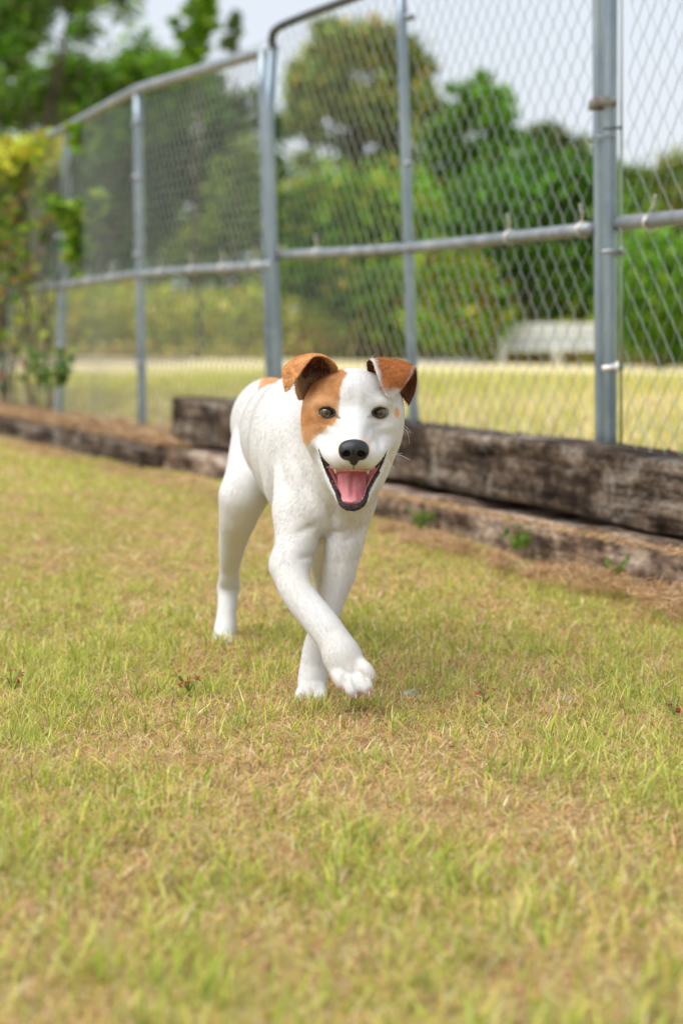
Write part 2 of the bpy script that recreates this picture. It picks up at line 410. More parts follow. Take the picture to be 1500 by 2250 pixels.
def sleeper(Y0, Y1, foff, width, z0, z1, m, label, seed, tilt=0.0):
    """squared timber from depth Y0 (near) to Y1 (far); front face foff in front of the fence line"""
    a = fence_at(Y0, 0, foff-width/2); b_ = fence_at(Y1, 0, foff-width/2); L = np.linalg.norm(b_-a)
    ring = []; rr = .007; hw, hh = width/2, (z1-z0)/2
    def edge(p0, p1, k): return [np.array(p0)*(1-t)+np.array(p1)*t for t in np.linspace(0, 1, k, endpoint=False)]
    cr = [(-hw, -hh+rr), (-hw, hh-rr), (-hw+rr, hh), (hw-rr, hh), (hw, hh-rr), (hw, -hh+rr), (hw-rr, -hh), (-hw+rr, -hh)]
    ks = [10, 2, 10, 2, 10, 2, 8, 2]
    for q in range(8): ring += edge(cr[q], cr[(q+1) % 8], ks[q])
    ring = np.array(ring); nr = len(ring); ns = max(40, int(L/.02)); ss = np.linspace(0, L, ns)
    V = np.zeros((ns, nr, 3)); V[:, :, 0] = ss[:, None]-L/2; V[:, :, 1] = ring[None, :, 0]; V[:, :, 2] = ring[None, :, 1]
    q = V.copy()
    d = (fbm(np.stack([q[..., 0]*3, q[..., 1]*12, q[..., 2]*14], -1)+seed*10, seed, 4)-.5)*.020
    d += (vnoise(np.stack([q[..., 0]*1.2, q[..., 1]*2, q[..., 2]*40], -1)+seed*5, seed+3)-.5)*.008
    cr_ = vnoise(np.stack([q[..., 0]*2.5, q[..., 1]*0, q[..., 2]*30], -1)+seed*7, seed+4); d -= .014*sstep(.72, .80, cr_)
    nn = np.stack([0*q[..., 0], q[..., 1]/hw, q[..., 2]/hh], -1); nn = np.sign(nn)*np.abs(nn)**4; nn /= np.linalg.norm(nn, axis=-1, keepdims=True)+1e-9
    V = V + nn*d[..., None]
    V[:, :, 2] += .012*(fbm(np.stack([ss*1.1, ss*0], -1), seed+9, 2)-.5)[:, None]*2
    V[:, :, 0] += ((vnoise(np.stack([q[..., 1]*20, q[..., 2]*20], -1), seed)-.5)*.02)*np.where(np.arange(ns)[:, None] % (ns-1) == 0, 1, 0)
    caps = []
    W = V.reshape(-1, 3); c0 = V[0].mean(0)+[.004, 0, 0]; c1 = V[-1].mean(0)-[.004, 0, 0]; W = np.concatenate([W, [c0, c1]])
    i = np.arange(nr); j = (i+1) % nr
    Q = np.concatenate([np.stack([k*nr+i, (k+1)*nr+i, (k+1)*nr+j, k*nr+j], 1) for k in range(ns-1)])
    T = np.concatenate([np.stack([i, j, np.full(nr, ns*nr)], 1), np.stack([(ns-1)*nr+j, (ns-1)*nr+i, np.full(nr, ns*nr+1)], 1)])
    me = mesh_np('wooden_sleeper', W, [Q, T], m, None, None, True)
    mid = (a+b_)/2; me.location = (mid[0], mid[1], (z0+z1)/2); me.rotation_euler = (0, 0, math.atan2(b_[1]-a[1], b_[0]-a[0]))
    tag(me, label, 'timber', 'weathered timbers edging the lawn')
    return me
sleeper(3.55, 5.92, .10, .17, .135, .295, M_wood_up, 'upper dark timber with pale lichen stains under the near double post', 11)
sleeper(5.94, 7.84, .10, .17, .135, .305, M_wood_up, 'upper timber behind the dog with a square cut left end', 12)
sleeper(3.3, 5.45, .155, .20, -.08, .125, M_wood_lo, 'lower brown timber at the right with straw heaped against it', 13)
sleeper(5.46, 7.75, .16, .20, -.08, .122, M_wood_lo, 'lower brown timber partly hidden behind the dog', 14)
sleeper(7.76, 10.2, .26, .22, -.08, .118, M_wood_up, 'dark low timber below the left fence bay', 15)
sleeper(10.22, 12.8, .26, .22, -.08, .10, M_wood_up, 'farthest low timber running out at the left edge', 16)

# earth and straw on the ledge behind the low left timbers
def straw(name, pts, n, spread, length, wd, label, cols, seed, up=.2, h=0.02):
    r = np.random.default_rng(seed); pts = np.asarray(pts, float)
    k = r.integers(0, len(pts), n); c = pts[k, :3] + r.normal(0, 1, (n, 3))*np.asarray(spread)*pts[k, 3:4]
    c[:, 2] = pts[k, 2] + np.abs(r.normal(0, h, n))*pts[k, 3]
    az = r.uniform(0, 2*math.pi, n); el = r.normal(0, up, n); d = np.stack([np.cos(az)*np.cos(el), np.sin(az)*np.cos(el), np.sin(el)], 1)
    l = r.uniform(.5, 1.3, n)*length; s_ = np.cross(d, r.normal(0, 1, (n, 3))); s_ /= np.linalg.norm(s_, axis=1)[:, None]
    bnd = r.normal(0, .25, (n, 3))*l[:, None]*.5; ww = r.uniform(.6, 1.4, n)[:, None]*wd/2
    a = c-d*l[:, None]/2; b_ = c+d*l[:, None]/2; m = c+bnd
    V = np.stack([a-s_*ww*.5, a+s_*ww*.5, m-s_*ww, m+s_*ww, b_], 1).reshape(-1, 3); i = np.arange(n)*5
    col = np.repeat(pick(n, np.array(cols), r), 5, 0)
    mb = MB(); mb.add(V, np.stack([i, i+1, i+3, i+2], 1), np.stack([i+2, i+3, i+4], 1), col)
    o = mb.build(name, M_grass, None, False); tag(o, label, kind='stuff'); return o
STRAW = [[.66, .45, .24], [.56, .36, .19], [.74, .55, .33], [.42, .26, .14]]
def lawn_pt(px, py, z=.03):
    d = ray(px, py); t = (z-CAM[2])/d[2]; return CAM+d*t
heap = [(*lawn_pt(px, py, .04), s) for px, py, s in ((905, 1185, .7), (960, 1195, 1.0), (1010, 1205, .7), (1180, 1262, .8), (1240, 1268, 1.3), (1300, 1275, 1.2), (1350, 1282, .8), (1430, 1310, 1.1), (1490, 1330, 1.3), (1100, 1235, .5), (860, 1165, .6))]
straw('straw_heaps', heap, 2800, (.022, .045, 0), .05, .0022, 'soft tan heaps of dead grass against the lower timber', STRAW, 61, .5, .012)
led = [(*fence_at(Y, .125, .235), .5) for Y in np.linspace(4.0, 6.4, 60)]
straw('ledge_straw', led, 1900, (.010, .05, 0), .03, .0022, 'strip of dry straw lying on top of the lower timber', STRAW, 62, .3, .006)
led2 = [(*fence_at(Y, .13, o_), 1) for Y in np.linspace(7.7, 12.5, 90) for o_ in (.01, .08, .14)]
straw('ledge_litter', led2, 14000, (.03, .05, 0), .05, .006, 'brown straw and earth on the low ledge under the left fence', STRAW+[[.45, .28, .16]], 63, .3, .016)
led3 = [(*fence_at(Y, .0+.035, o_), 1) for Y in np.linspace(6.3, 9.5, 50) for o_ in (.34, .40)]
straw('foot_litter', led3, 2600, (.02, .05, 0), .04, .004, 'dead grass gathered at the foot of the dark low timber', STRAW, 64, .4, .010)
lt = [(*fence_at(Y, .275, -.06), 1) for Y in np.linspace(3.8, 5.9, 50)]
straw('leaf_litter', lt, 1500, (.02, .05, 0), .03, .010, 'dark and reddish leaf litter behind the top of the upper timber', [[.10, .07, .055], [.20, .14, .10], [.38, .17, .13], [.42, .36, .30], [.3, .22, .15]], 65, .5, .008)
# ------------------------------------------------------------------ chain link fence
M_galv = mat('galvanised_pipe', (.33, .40, .46), .38, .7, .5)
add_noise(M_galv, [(.17, .225, .27), (.25, .31, .36), (.33, .39, .43)], 9, 6, (1, 1, .35), .15, 60)
M_rail = mat('galvanised_rail', (.42, .45, .47), .45, .55, .5)
add_noise(M_rail, [(.20, .23, .25), (.28, .31, .335), (.37, .39, .41)], 12, 6, (1, 1, 1), .15, 60)
M_dark = mat('dark_painted_pipe', (.045, .055, .05), .5, .3)
M_wire = mat('galvanised_wire', (.27, .31, .29), .55, .4, .4)
M_clamp = mat('rusty_clamp', (.20, .19, .17), .6, .6); add_noise(M_clamp, [(.12, .08, .06), (.22, .22, .21), (.34, .34, .33)], 30, 5)
M_tie = mat('pale_tie_wire', (.72, .70, .66), .5, .5)
def S(Y): return (Y-4.78)/fd[1]              # distance along the fence from the near double post
def fpt(s, z, off=0): p = FO + fd*s + fn*off; return np.array([p[0], p[1], z])
def solveY(px):      # depth at which the fence line crosses photo column px
    k = (px-750)/FPX; return (FX0 - FSL*4.78)/(k-FSL)
def zat(py, Y): return float(P(750, py, Y)[2])

def wire_mesh(s0, s1, z0, z1, parent, wpx=.065, hpx=.08, rad=.00112, seed=0, sag=0):
    hw = wpx/2; nk = int(abs(s1-s0)/hw); nj = int((z1-z0)/(hpx/2)); mb = MB()
    k = np.arange(nk); j = np.arange(nj+1)
    K, J = np.meshgrid(k, j, indexing='ij')
    side = (K+J) % 2
    s = s0 + np.sign(s1-s0)*(K+side)*hw; z = z0 + J*(hpx/2)
    s = s + (vnoise(np.stack([s*3, z*3], -1), seed)-.5)*.010; z = z + (vnoise(np.stack([s*3, z*3], -1), seed+1)-.5)*.012
    off = np.where(side == 1, .002, -.002) + sag*(vnoise(np.stack([s*2, z*2], -1), seed+5)-.5)
    pts = FO[None, None] + fd*s[..., None] + fn*off[..., None]; pts[..., 2] = z
    A = pts[:, :-1].reshape(-1, 3); B = pts[:, 1:].reshape(-1, 3); n = len(A)
    t = B-A; t /= np.linalg.norm(t, axis=1)[:, None]; u = np.broadcast_to(fn, t.shape); v = np.cross(t, u)
    ring = [u*rad*math.cos(a) + v*rad*math.sin(a) for a in (0, math.pi/2, math.pi, 3*math.pi/2)]
    V = np.stack([A+q for q in ring]+[B+q for q in ring], 1).reshape(-1, 3); i = np.arange(n)*8
    Q = np.concatenate([np.stack([i+q, i+(q+1) % 4, i+4+(q+1) % 4, i+4+q], 1) for q in range(4)])
    mb.add(V, Q); return mb.build('wire_mesh', M_wire, parent, True)
def pipe(name, pts, r, m, parent, n=14):
    pts = np.asarray(pts, float); mb = MB(); mb.tube(pts, r, n); return mb.build(name, m, parent)
def curve_pts(ctrl, n=24):
    c = np.asarray(ctrl, float); c = np.concatenate([2*c[:1]-c[1:2], c, 2*c[-1:]-c[-2:-1]]); out = []
    for k in range(1, len(c)-2):
        for t in np.linspace(0, 1, n, endpoint=False):
            out.append(.5*((2*c[k]) + (-c[k-1]+c[k+1])*t + (2*c[k-1]-5*c[k]+4*c[k+1]-c[k+2])*t*t + (-c[k-1]+3*c[k]-3*c[k+1]+c[k+2])*t**3))
    out.append(c[-2]); return np.array(out)
def tie(parent, s, z, r=.017, tail=.06, ang=.9):
    """twisted wire tie wrapped round a rail, with a loose tail"""
    a = np.linspace(0, 2*math.pi*1.25, 30); c = fpt(s, z)
    pts = [c + fn*math.cos(q)*r + np.array([0, 0, 1])*math.sin(q)*r + fd*(q*.0012) for q in a]
    e = pts[-1]; pts += [e + (np.array([0, 0, 1])*math.sin(ang) - fd*math.cos(ang) + fn*.3)*tail*t + fd*.004*math.sin(t*9) for t in np.linspace(.1, 1, 8)]
    mb = MB(); mb.tube(pts, .0024, 5); return mb.build('tie_wire', M_tie, parent)
def band(parent, s, z, r, h=.02, m=None, width=1.0):
    mb = MB(); a = np.linspace(0, 2*math.pi, 20, endpoint=False)
    rows = []
    for dz in (-h/2, -h/2, h/2, h/2): rows.append(dz)
    V = []
    for q, (dz, rr) in enumerate(((-h/2, r*.9), (-h/2, r), (h/2, r), (h/2, r*.9))):
        V.append(np.array([fpt(s, z+dz) + (fd*math.cos(t)*width + fn*math.sin(t))*rr for t in a]))
    V = np.concatenate(V); i = np.arange(20); j = (i+1) % 20
    mb.add(V, np.concatenate([np.stack([q*20+i, q*20+j, (q+1)*20+j, (q+1)*20+i], 1) for q in range(3)]))
    return mb.build('clamp', m or M_clamp, parent)
def post(parent, pxt, pyt, pxb, pyb, r, Y=None, m=None, zb=None, name='post', ztop=None, off=0):
    Yb = Y or solveY(pxb)
    pt = P(pxt, pyt, Yb); pb = P(pxb, pyb, Yb); d = pt-pb
    zb = pb[2]-.05 if zb is None else zb
    b = pb + d*((zb-pb[2])/d[2]); t = pt if ztop is None else pb + d*((ztop-pb[2])/d[2])
    o = pipe(name, np.linspace(b, t, 12)+fn*off, r, m or M_galv, parent, 18); return o

# --- left run: three bays, top rail, mid rail
Y600, Y308, Y135, Y8 = solveY(603), solveY(309), solveY(137), solveY(8)
fl = empty('chain_link_fence', fence_at(Y308, 0))
tag(fl, 'left run of chain link fence, four posts under a straight sloping top rail', 'fence', 'chain link fencing along the timbers')
post(fl, 303, 205, 313, 925, .020, Y308, zb=.05)
post(fl, 150, 285, 130, 895, .021, Y135, zb=.02)
post(fl, 22, 560, 4, 890, .018, Y8, zb=.02)
pl = post(fl, 578, 105, 596, 930, .0185, Y600+.06, zb=.05)
ztop = [zat(106, Y600), zat(196, Y308), zat(290, Y135)]
top = [fpt(S(Y600)+.0, ztop[0]), fpt(S(Y308), ztop[1]), fpt(S(Y135), ztop[2]), fpt(S(Y135)+2.4, ztop[2]-.02)]
pipe('top_rail', np.concatenate([np.linspace(top[q], top[q+1], 6)[(1 if q else 0):] for q in range(3)]), .021, M_rail, fl)
zm = [zat(583, Y600), zat(603, Y308), zat(628, Y135), zat(645, Y8)]
pipe('mid_rail', curve_pts([fpt(S(Y600), zm[0]), fpt(S(Y308), zm[1]), fpt(S(Y135), zm[2]), fpt(S(Y8), zm[3]), fpt(S(Y8)+1.2, zm[3])], 8), .019, M_rail, fl)
wire_mesh(S(Y600)+.03, S(Y308), .15, 1.60, fl, rad=.0016, seed=1, sag=.03)
wire_mesh(S(Y308), S(Y135), .14, 1.57, fl, rad=.0016, seed=2, sag=.03)
wire_mesh(S(Y135), S(Y8)+1.4, .12, 1.52, fl, rad=.0016, seed=3, sag=.03)
for q in (.10, .32, .55, .80):
    tie(fl, S(Y600)+(S(Y308)-S(Y600))*q, zm[0]*(1-q)+zm[1]*q, .020, .055, 1.1)
for q in (.3, .6): tie(fl, S(Y308)+(S(Y135)-S(Y308))*q, zm[1]*(1-q)+zm[2]*q, .020, .05, 1.0)
for (Y_, pys) in ((Y308, (270, 390, 560, 800)), (Y135, (360, 520, 760))):
    for py in pys: band(fl, S(Y_), zat(py, Y_), .024, .02, M_rail)

# --- middle panel: bent pipe frame on a pair of tubes
gp = empty('framed_fence', fence_at(solveY(900), 0))
tag(gp, 'middle chain link fence bay in a pipe frame with a rounded dark top corner', 'fence', 'chain link fencing along the timbers')
Yl = Y600 - .07; Yr = 4.80+.055
zt = zat(55, Y600)
pl_ = P(611, 810, Yl); 
pipe('frame_tube', [P(622, 960, Yl), P(611, 810, Yl), P(598, 500, Yl), P(591, 250, Yl), P(598, 108, Yl)], .0185, M_galv, gp)
zc = zat(60, Yl); c0 = P(598, 110, Yl)
corner = [c0, P(598, 85, Yl), P(603, 68, Yl-.02), P(622, 55, Yl-.12), P(650, 43, solveY(652)), P(690, 27, solveY(690)), P(770, -2, solveY(770)), P(880, -45, solveY(880)), P(1050, -115, solveY(1050)), P(1290, -230, Yr+.05)]
pipe('top_frame', curve_pts(corner, 8), .014, M_dark, gp)
Y895 = solveY(895)
post(gp, 880, -44, 908, 940, .0155, Y895, zb=.2)
pr = post(gp, 1311, -260, 1319, 985, .0140, Yr, zb=.2, name='frame_tube')
zm2 = [zat(561, Yl), zat(545, Y895), zat(503, Yr)]
pipe('mid_rail', curve_pts([fpt(S(Yl), zm2[0]), fpt(S(Y895), zm2[1]), fpt(S(Yr), zm2[2])], 10), .0165, M_rail, gp)
wire_mesh(S(Yr)+.02, S(Y895), .29, 2.35, gp, seed=4, sag=.02)
wire_mesh(S(Y895), S(Yl)+.01, .30, 1.62, gp, seed=5, sag=.02)
for px, zt_ in ((1120, .05), (1278, .04), (700, .04)):
    Yt = solveY(px); q = (S(Yt)-S(Yr))/(S(Y895)-S(Yr)) if px > 895 else None
    z_ = zm2[2]*(1-q)+zm2[1]*q if q is not None else zm2[1]*.4+zm2[0]*.6
    tie(gp, S(Yt), z_, .018, .045, 1.25)
for py in (38, 360, 548): band(gp, S(Y895), zat(py, Y895), .0185, .014, M_rail)


# --- right run with the big post
gr = empty('chain_link_fence', fence_at(4.78, 0))
tag(gr, 'near right section of chain link fence running out of the picture from the thick post', 'fence', 'chain link fencing along the timbers')
post(gr, 1341, -270, 1340, 985, .0155, 4.74, zb=.2)
Yn = 3.2
pipe('mid_rail', [fpt(S(4.74), zat(491, 4.74)), fpt(S(4.2), zat(491, 4.74)-.002), fpt(S(Yn), zat(491, 4.74)-.004)], .0175, M_rail, gr)
pipe('tension_bar', [P(1363, 985, 4.70), P(1364, 600, 4.70), P(1364, 270, 4.70), P(1364, -100, 4.70)], .0035, M_wire, gr, 6)
wire_mesh(S(4.70), S(Yn), .29, 2.35, gr, seed=6, sag=.015)
tie(gr, S(solveY(1425)), zat(489, solveY(1425)), .019, .075, .55)
def bracket(py, w_, h_, m, px0=1306, px1=1352, Y_=4.69):
    mb = MB(); a = P(px0, py, Y_); b_ = P(px1, py, Y_); c = (a+b_)/2
    mb.box(c, (np.linalg.norm(b_-a), .012, h_), None, .003); mb.box(c+[0, .10, 0], (np.linalg.norm(b_-a), .012, h_), None, .003)
    for e in (a, b_): mb.box(e+[0, .05, 0], (.006, .11, h_), None, .002)
    return mb.build('clamp', m, gr)
bracket(222, 0, .022, M_clamp)
bracket(300, 0, .006, M_galv, 1307, 1350)
def bolt(py, px0, px1, r, m, Y_=4.69):
    mb = MB(); mb.tube([P(px0, py+2, Y_), P(px1, py-1, Y_)], r, 8)
    mb.tube([P(px1-4, py-1, Y_), P(px1+1, py-1, Y_)], r*2.1, 6); return mb.build('bolt', m, gr)
bolt(281, 1325, 1365, .0028, M_dark)
bolt(551, 1320, 1366, .005, M_rail)
bolt(808, 1322, 1356, .0075, M_tie)
for py in (555, 806): band(gr, S(4.74), zat(py, 4.74), .020, .016, M_rail)
# ------------------------------------------------------------------ trees and shrubs
M_leaf = mat('tree_leaves', rough=.6, spec=.15, attr=True, trans=.35)
M_bark = mat('tree_bark', (.12, .09, .07), .9); add_noise(M_bark, [(.04, .03, .022), (.08, .06, .045), (.13, .105, .08)], 6, 6, (1, 1, .3), .5, 20)
def leaf_cloud(c, n, size, r, cols, p=None, asp=.5, droop=0.3, up=.6):
    """n leaf cards (two triangles, folded) at points c"""
    nrm = r.normal(0, 1, (n, 3)); nrm[:, 2] = np.abs(nrm[:, 2])+up; nrm /= np.linalg.norm(nrm, axis=1)[:, None]
    d = np.cross(nrm, r.normal(0, 1, (n, 3))); d[:, 2] -= droop; d -= nrm*(d*nrm).sum(1)[:, None]; d /= np.linalg.norm(d, axis=1)[:, None]+1e-9
    s = np.cross(nrm, d); L = (r.uniform(.6, 1.3, n)*size)[:, None]; W = L*asp
    a = c-d*L/2; b_ = c+d*L/2; m = c+nrm*L*.08
    V = np.stack([a, m+s*W/2-nrm*L*.16, b_, m-s*W/2-nrm*L*.16], 1).reshape(-1, 3); i = np.arange(n)*4
    col = np.repeat(pick(n, np.asarray(cols), r, p), 4, 0)
    T = np.concatenate([np.stack([i, i+1, i+2], 1), np.stack([i, i+2, i+3], 1)])
    return V, T, col
def tree(name, label, cat, px, pyb, D, blobs, n, leaf, cols, p=None, seed=0, trunk=.12, gaps=.5, group=None, z0=None, asp=.5, base_px=None):
    """blobs: (px, py, rx_px, ry_px) crown clumps as seen, given depth here; trunk stands at column px"""
    r = np.random.default_rng(seed); k_ = D/FPX
    foot = P(base_px or px, 720, D); foot[2] = -.1 if z0 is None else z0
    root = empty(name, foot); tag(root, label, cat, group)
    cs = []; rad = []
    for b_ in blobs:
        bx, by, rx, ry = b_[:4]; dd = r.normal(0, .35)*rx*k_
        cs.append(P(bx, by, D+dd)); rad.append((rx*k_, max(rx, ry)*k_*.9, ry*k_))
    cs = np.array(cs); rad = np.array(rad); vol = rad.prod(1)**.67; pr_ = vol/vol.sum()
    # each clump holds smaller twigs clusters; leaves gather round the clusters
    ncl = max(12, n//48); ki = r.choice(len(cs), ncl, p=pr_)
    u = r.normal(0, 1, (ncl, 3)); u /= np.linalg.norm(u, axis=1)[:, None]; rr = r.uniform(.25, 1.08, ncl)**.6
    cc = cs[ki]+u*rad[ki]*rr[:, None]*(.8+.45*vnoise(u*2.2+ki[:, None]*9, seed))[:, None]
    keep = vnoise(cc/(leaf*9), seed+2) > gaps*.80; cc = cc[keep]
    li = r.integers(0, len(cc), n); pos = cc[li]+r.normal(0, 1, (n, 3))*min(leaf*1.5, .40*rad[:, 0].min())
    pos[:, 2] = np.maximum(pos[:, 2], foot[2]+.05)
    V, T, col = leaf_cloud(pos, n, leaf, r, cols, p, asp)
    tone = (.65+.8*vnoise(cc*1.3/(leaf*9), seed+4))[li]; hue = vnoise(cc/(leaf*16), seed+6)[li]
    col = col*np.repeat(tone, 4)[:, None]*np.stack([1+.35*(np.repeat(hue, 4)-.5), np.ones(n*4), 1-.3*(np.repeat(hue, 4)-.5)], 1)
    mb = MB(); mb.add(V, None, T, col); mb.build('crown', M_leaf, root, False)
    mb = MB(); tp = foot.copy(); top = cs[np.argmax(cs[:, 2])]; mid = cs.mean(0); mid[2] = foot[2]+(top[2]-foot[2])*.55
    pts = curve_pts([foot, foot*.5+mid*.5+r.normal(0, .1, 3)*trunk*4, mid, top*.9+mid*.1], 6)
    trunk *= .55; mb.tube(pts, np.linspace(trunk, trunk*.15, len(pts)), 8)
    for c in cs:
        q = r.uniform(.3, .75); s_ = pts[int(q*(len(pts)-1))]; m = (s_+c)/2 + np.array([0, 0, -.12])*np.linalg.norm(c-s_)*.5
        bp = curve_pts([s_, m, c+np.array([0, 0, .2])*rad[0][2]], 5); mb.tube(bp, np.linspace(trunk*.3, trunk*.05, len(bp)), 6)
    mb.build('trunk', M_bark, root)
    return root
G1 = [[.12, .30, .02], [.17, .38, .025], [.23, .45, .035], [.07, .20, .015], [.30, .48, .05]]
GD = [[.05, .10, .025], [.07, .14, .035], [.10, .18, .04], [.12, .17, .06]]
GY = [[.42, .48, .05], [.48, .50, .06], [.34, .42, .05], [.52, .45, .08]]
GG = [[.15, .23, .07], [.20, .30, .09], [.26, .36, .11], [.12, .19, .06]]
AU = [[.36, .38, .08], [.52, .44, .08], [.56, .40, .09], [.22, .29, .06], [.30, .38, .08]]
OR = [[.35, .16, .06], [.30, .22, .06], [.22, .22, .05], [.15, .2, .05]]
def DK(c, k): return [[x*k for x in q] for q in c]
grp = 'trees beyond the fence'
tree('broadleaf_tree', 'tall dark tree with sky gaps filling the top left corner', 'tree', 90, 720, 30,
     [(30, 20, 75, 60), (120, 55, 80, 70), (215, 40, 80, 55), (60, 120, 70, 60), (150, 140, 60, 40), (-60, 60, 90, 90), (260, 20, 50, 50), (10, 170, 60, 50), (170, -60, 120, 60), (-120, 180, 90, 90), (130, 95, 70, 50)],
     8000, .19, DK(GD+GG[:2]+G1[:2], 1.35), seed=1, trunk=.22, gaps=.68, group=grp)
tree('broadleaf_tree', 'bright green leafy tree just above the fence rail at the left', 'tree', 190, 720, 33,
     [(60, 215, 75, 45), (150, 190, 80, 50), (250, 170, 65, 60), (330, 140, 70, 65), (390, 150, 45, 40), (110, 260, 90, 50), (230, 250, 90, 50), (330, 230, 70, 60), (-30, 230, 60, 60), (420, 190, 50, 60)],
     9000, .20, G1+GG[:1]+[[.2, .29, .05]], seed=2, trunk=.14, gaps=.45, group=grp)
tree('sapling_tree', 'slim bright green sapling spire rising against the sky left of centre', 'tree', 440, 720, 26,
     [(432, 40, 26, 50), (450, 10, 22, 40), (425, 90, 32, 34), (455, 60, 26, 28), (420, 140, 30, 30), (395, 60, 12, 20)],
     2200, .15, G1, seed=3, trunk=.05, gaps=.3, group=grp, asp=.6)
tree('sapling_tree', 'small paler green spire of leaves to the right of the bright sapling', 'tree', 512, 720, 30,
     [(515, 60, 14, 26), (505, 95, 20, 20), (522, 40, 9, 18)], 700, .15, GG, seed=4, trunk=.04, gaps=.3, group=grp)
tree('broadleaf_tree', 'grey green tree mass seen through the third and fourth bays of the left fence', 'tree', 430, 720, 34,
     [(350, 260, 70, 60), (430, 230, 70, 60), (500, 290, 60, 70), (380, 370, 90, 80), (470, 400, 90, 80), (300, 340, 70, 80), (540, 380, 60, 80), (400, 480, 100, 80), (520, 490, 80, 70), (300, 450, 80, 80), (470, 190, 40, 35), (590, 250, 30, 40), (570, 450, 50, 60)],
     9500, .22, GD+GG+[[.13, .16, .08]], seed=5, trunk=.22, gaps=.42, group=grp)
tree('broadleaf_tree', 'dark green tree filling the view behind the far left fence bay', 'tree', 200, 720, 36,
     [(200, 360, 80, 80), (250, 450, 80, 80), (150, 460, 90, 80), (230, 550, 90, 60), (80, 520, 90, 80), (60, 420, 80, 80), (330, 520, 70, 70), (-40, 480, 90, 110)],
     6500, .24, GD+GG[:2], seed=6, trunk=.2, gaps=.3, group=grp)  # leaf colours drawn from the dark and grey greens
tree('broadleaf_tree', 'rounded tree turning yellow brown behind the middle panel, left of the centre tube', 'tree', 770, 720, 40,
     [(740, 100, 60, 50), (800, 95, 70, 50), (860, 130, 60, 60), (700, 170, 65, 60), (780, 190, 80, 70), (880, 200, 70, 60), (925, 170, 35, 50), (680, 250, 55, 60), (760, 290, 90, 70), (860, 290, 90, 70), (655, 320, 40, 50), (930, 250, 40, 50), (830, 65, 40, 22), (690, 370, 70, 50), (770, 380, 80, 60), (870, 370, 80, 60), (640, 400, 60, 50), (660, 240, 45, 50), (915, 120, 30, 30)],
     15000, .22, DK(AU+GG+GG, 1.3), seed=7, trunk=.26, gaps=.28, group=grp)
tree('broadleaf_tree', 'tallest bright green tree right of the centre tube, pointed top', 'tree', 1050, 720, 32,
     [(1060, 200, 30, 36), (1010, 230, 50, 45), (1085, 245, 55, 50), (1040, 300, 80, 60), (975, 330, 60, 70), (1110, 330, 60, 60), (1050, 390, 100, 70), (960, 430, 80, 70), (1060, 170, 16, 22), (1120, 220, 22, 34), (985, 290, 50, 60), (1130, 280, 40, 50), (1010, 450, 90, 60)],
     12000, .18, G1+G1+G1+GG, seed=8, trunk=.18, gaps=.38, group=grp)
tree('broadleaf_tree', 'bright green bushy tree standing low across the middle panel behind the centre tube', 'tree', 800, 720, 31.5,
     [(700, 430, 80, 60), (790, 420, 80, 70), (860, 450, 70, 70), (930, 400, 60, 70), (720, 510, 90, 60), (830, 530, 90, 60), (650, 480, 60, 60), (920, 520, 80, 60), (760, 590, 90, 50), (880, 600, 80, 50), (980, 480, 70, 70)],
     13000, .19, G1+G1[1:3]+GY[:2], seed=9, trunk=.14, gaps=.3, group=grp)
tree('broadleaf_tree', 'deep green tree in front of the dark hollow left of the near post', 'tree', 1180, 720, 28,
     [(1090, 450, 80, 70), (1170, 430, 80, 70), (1250, 440, 80, 70), (1130, 530, 90, 70), (1230, 540, 90, 70), (1300, 500, 70, 80), (1040, 540, 80, 60), (1180, 600, 80, 40), (1050, 470, 60, 60)],
     12000, .17, DK(GD+G1+G1[:3], .85), seed=10, trunk=.16, gaps=.34, group=grp)
tree('broadleaf_tree', 'smaller olive tree with rounded top against the sky, left of the near post', 'tree', 1230, 720, 42,
     [(1195, 330, 45, 40), (1250, 340, 50, 45), (1220, 390, 80, 60), (1290, 390, 60, 60), (1170, 390, 50, 50), (1200, 300, 26, 20)],
     6000, .2, AU[:1]+GG+GD[2:], seed=11, trunk=.2, gaps=.36, group=grp)
tree('broadleaf_tree', 'olive brown rounded tree at the right edge of the photograph', 'tree', 1470, 720, 34,
     [(1480, 400, 60, 40), (1440, 440, 50, 50), (1510, 430, 60, 60), (1460, 490, 70, 50), (1540, 480, 60, 70), (1560, 400, 50, 50)],
     6500, .18, AU+GG, seed=12, trunk=.16, gaps=.3, group=grp)
tree('sapling_tree', 'light green young tree poking up just right of the near post', 'tree', 1385, 720, 27,
     [(1385, 420, 34, 46), (1400, 480, 50, 50), (1365, 390, 16, 26), (1350, 470, 50, 60)], 3000, .15, G1+GG, seed=13, trunk=.06, gaps=.35, group=grp)
tree('leafy_shrub', 'glossy bright green shrub beyond the fence to the right of the near post', 'shrub', 1430, 790, 24,
     [(1400, 570, 60, 50), (1470, 580, 60, 60), (1420, 640, 70, 50), (1490, 660, 60, 60), (1380, 700, 50, 50), (1450, 720, 70, 50), (1520, 720, 60, 60), (1560, 620, 60, 80)],
     10000, .14, G1+[[.22, .36, .03]], seed=14, trunk=.08, gaps=.4, group='shrubs along the field edge')
tree('leafy_shrub', 'green shrub with reddish brown leaves right of the centre tube', 'shrub', 1020, 790, 27,
     [(1010, 600, 45, 30), (1050, 630, 50, 40), (990, 650, 50, 50), (960, 600, 50, 50), (1060, 680, 60, 40), (940, 680, 50, 50), (1000, 710, 70, 40)],
     6500, .14, G1+OR[:1]+GY[:2], seed=15, trunk=.07, gaps=.35, group='shrubs along the field edge')
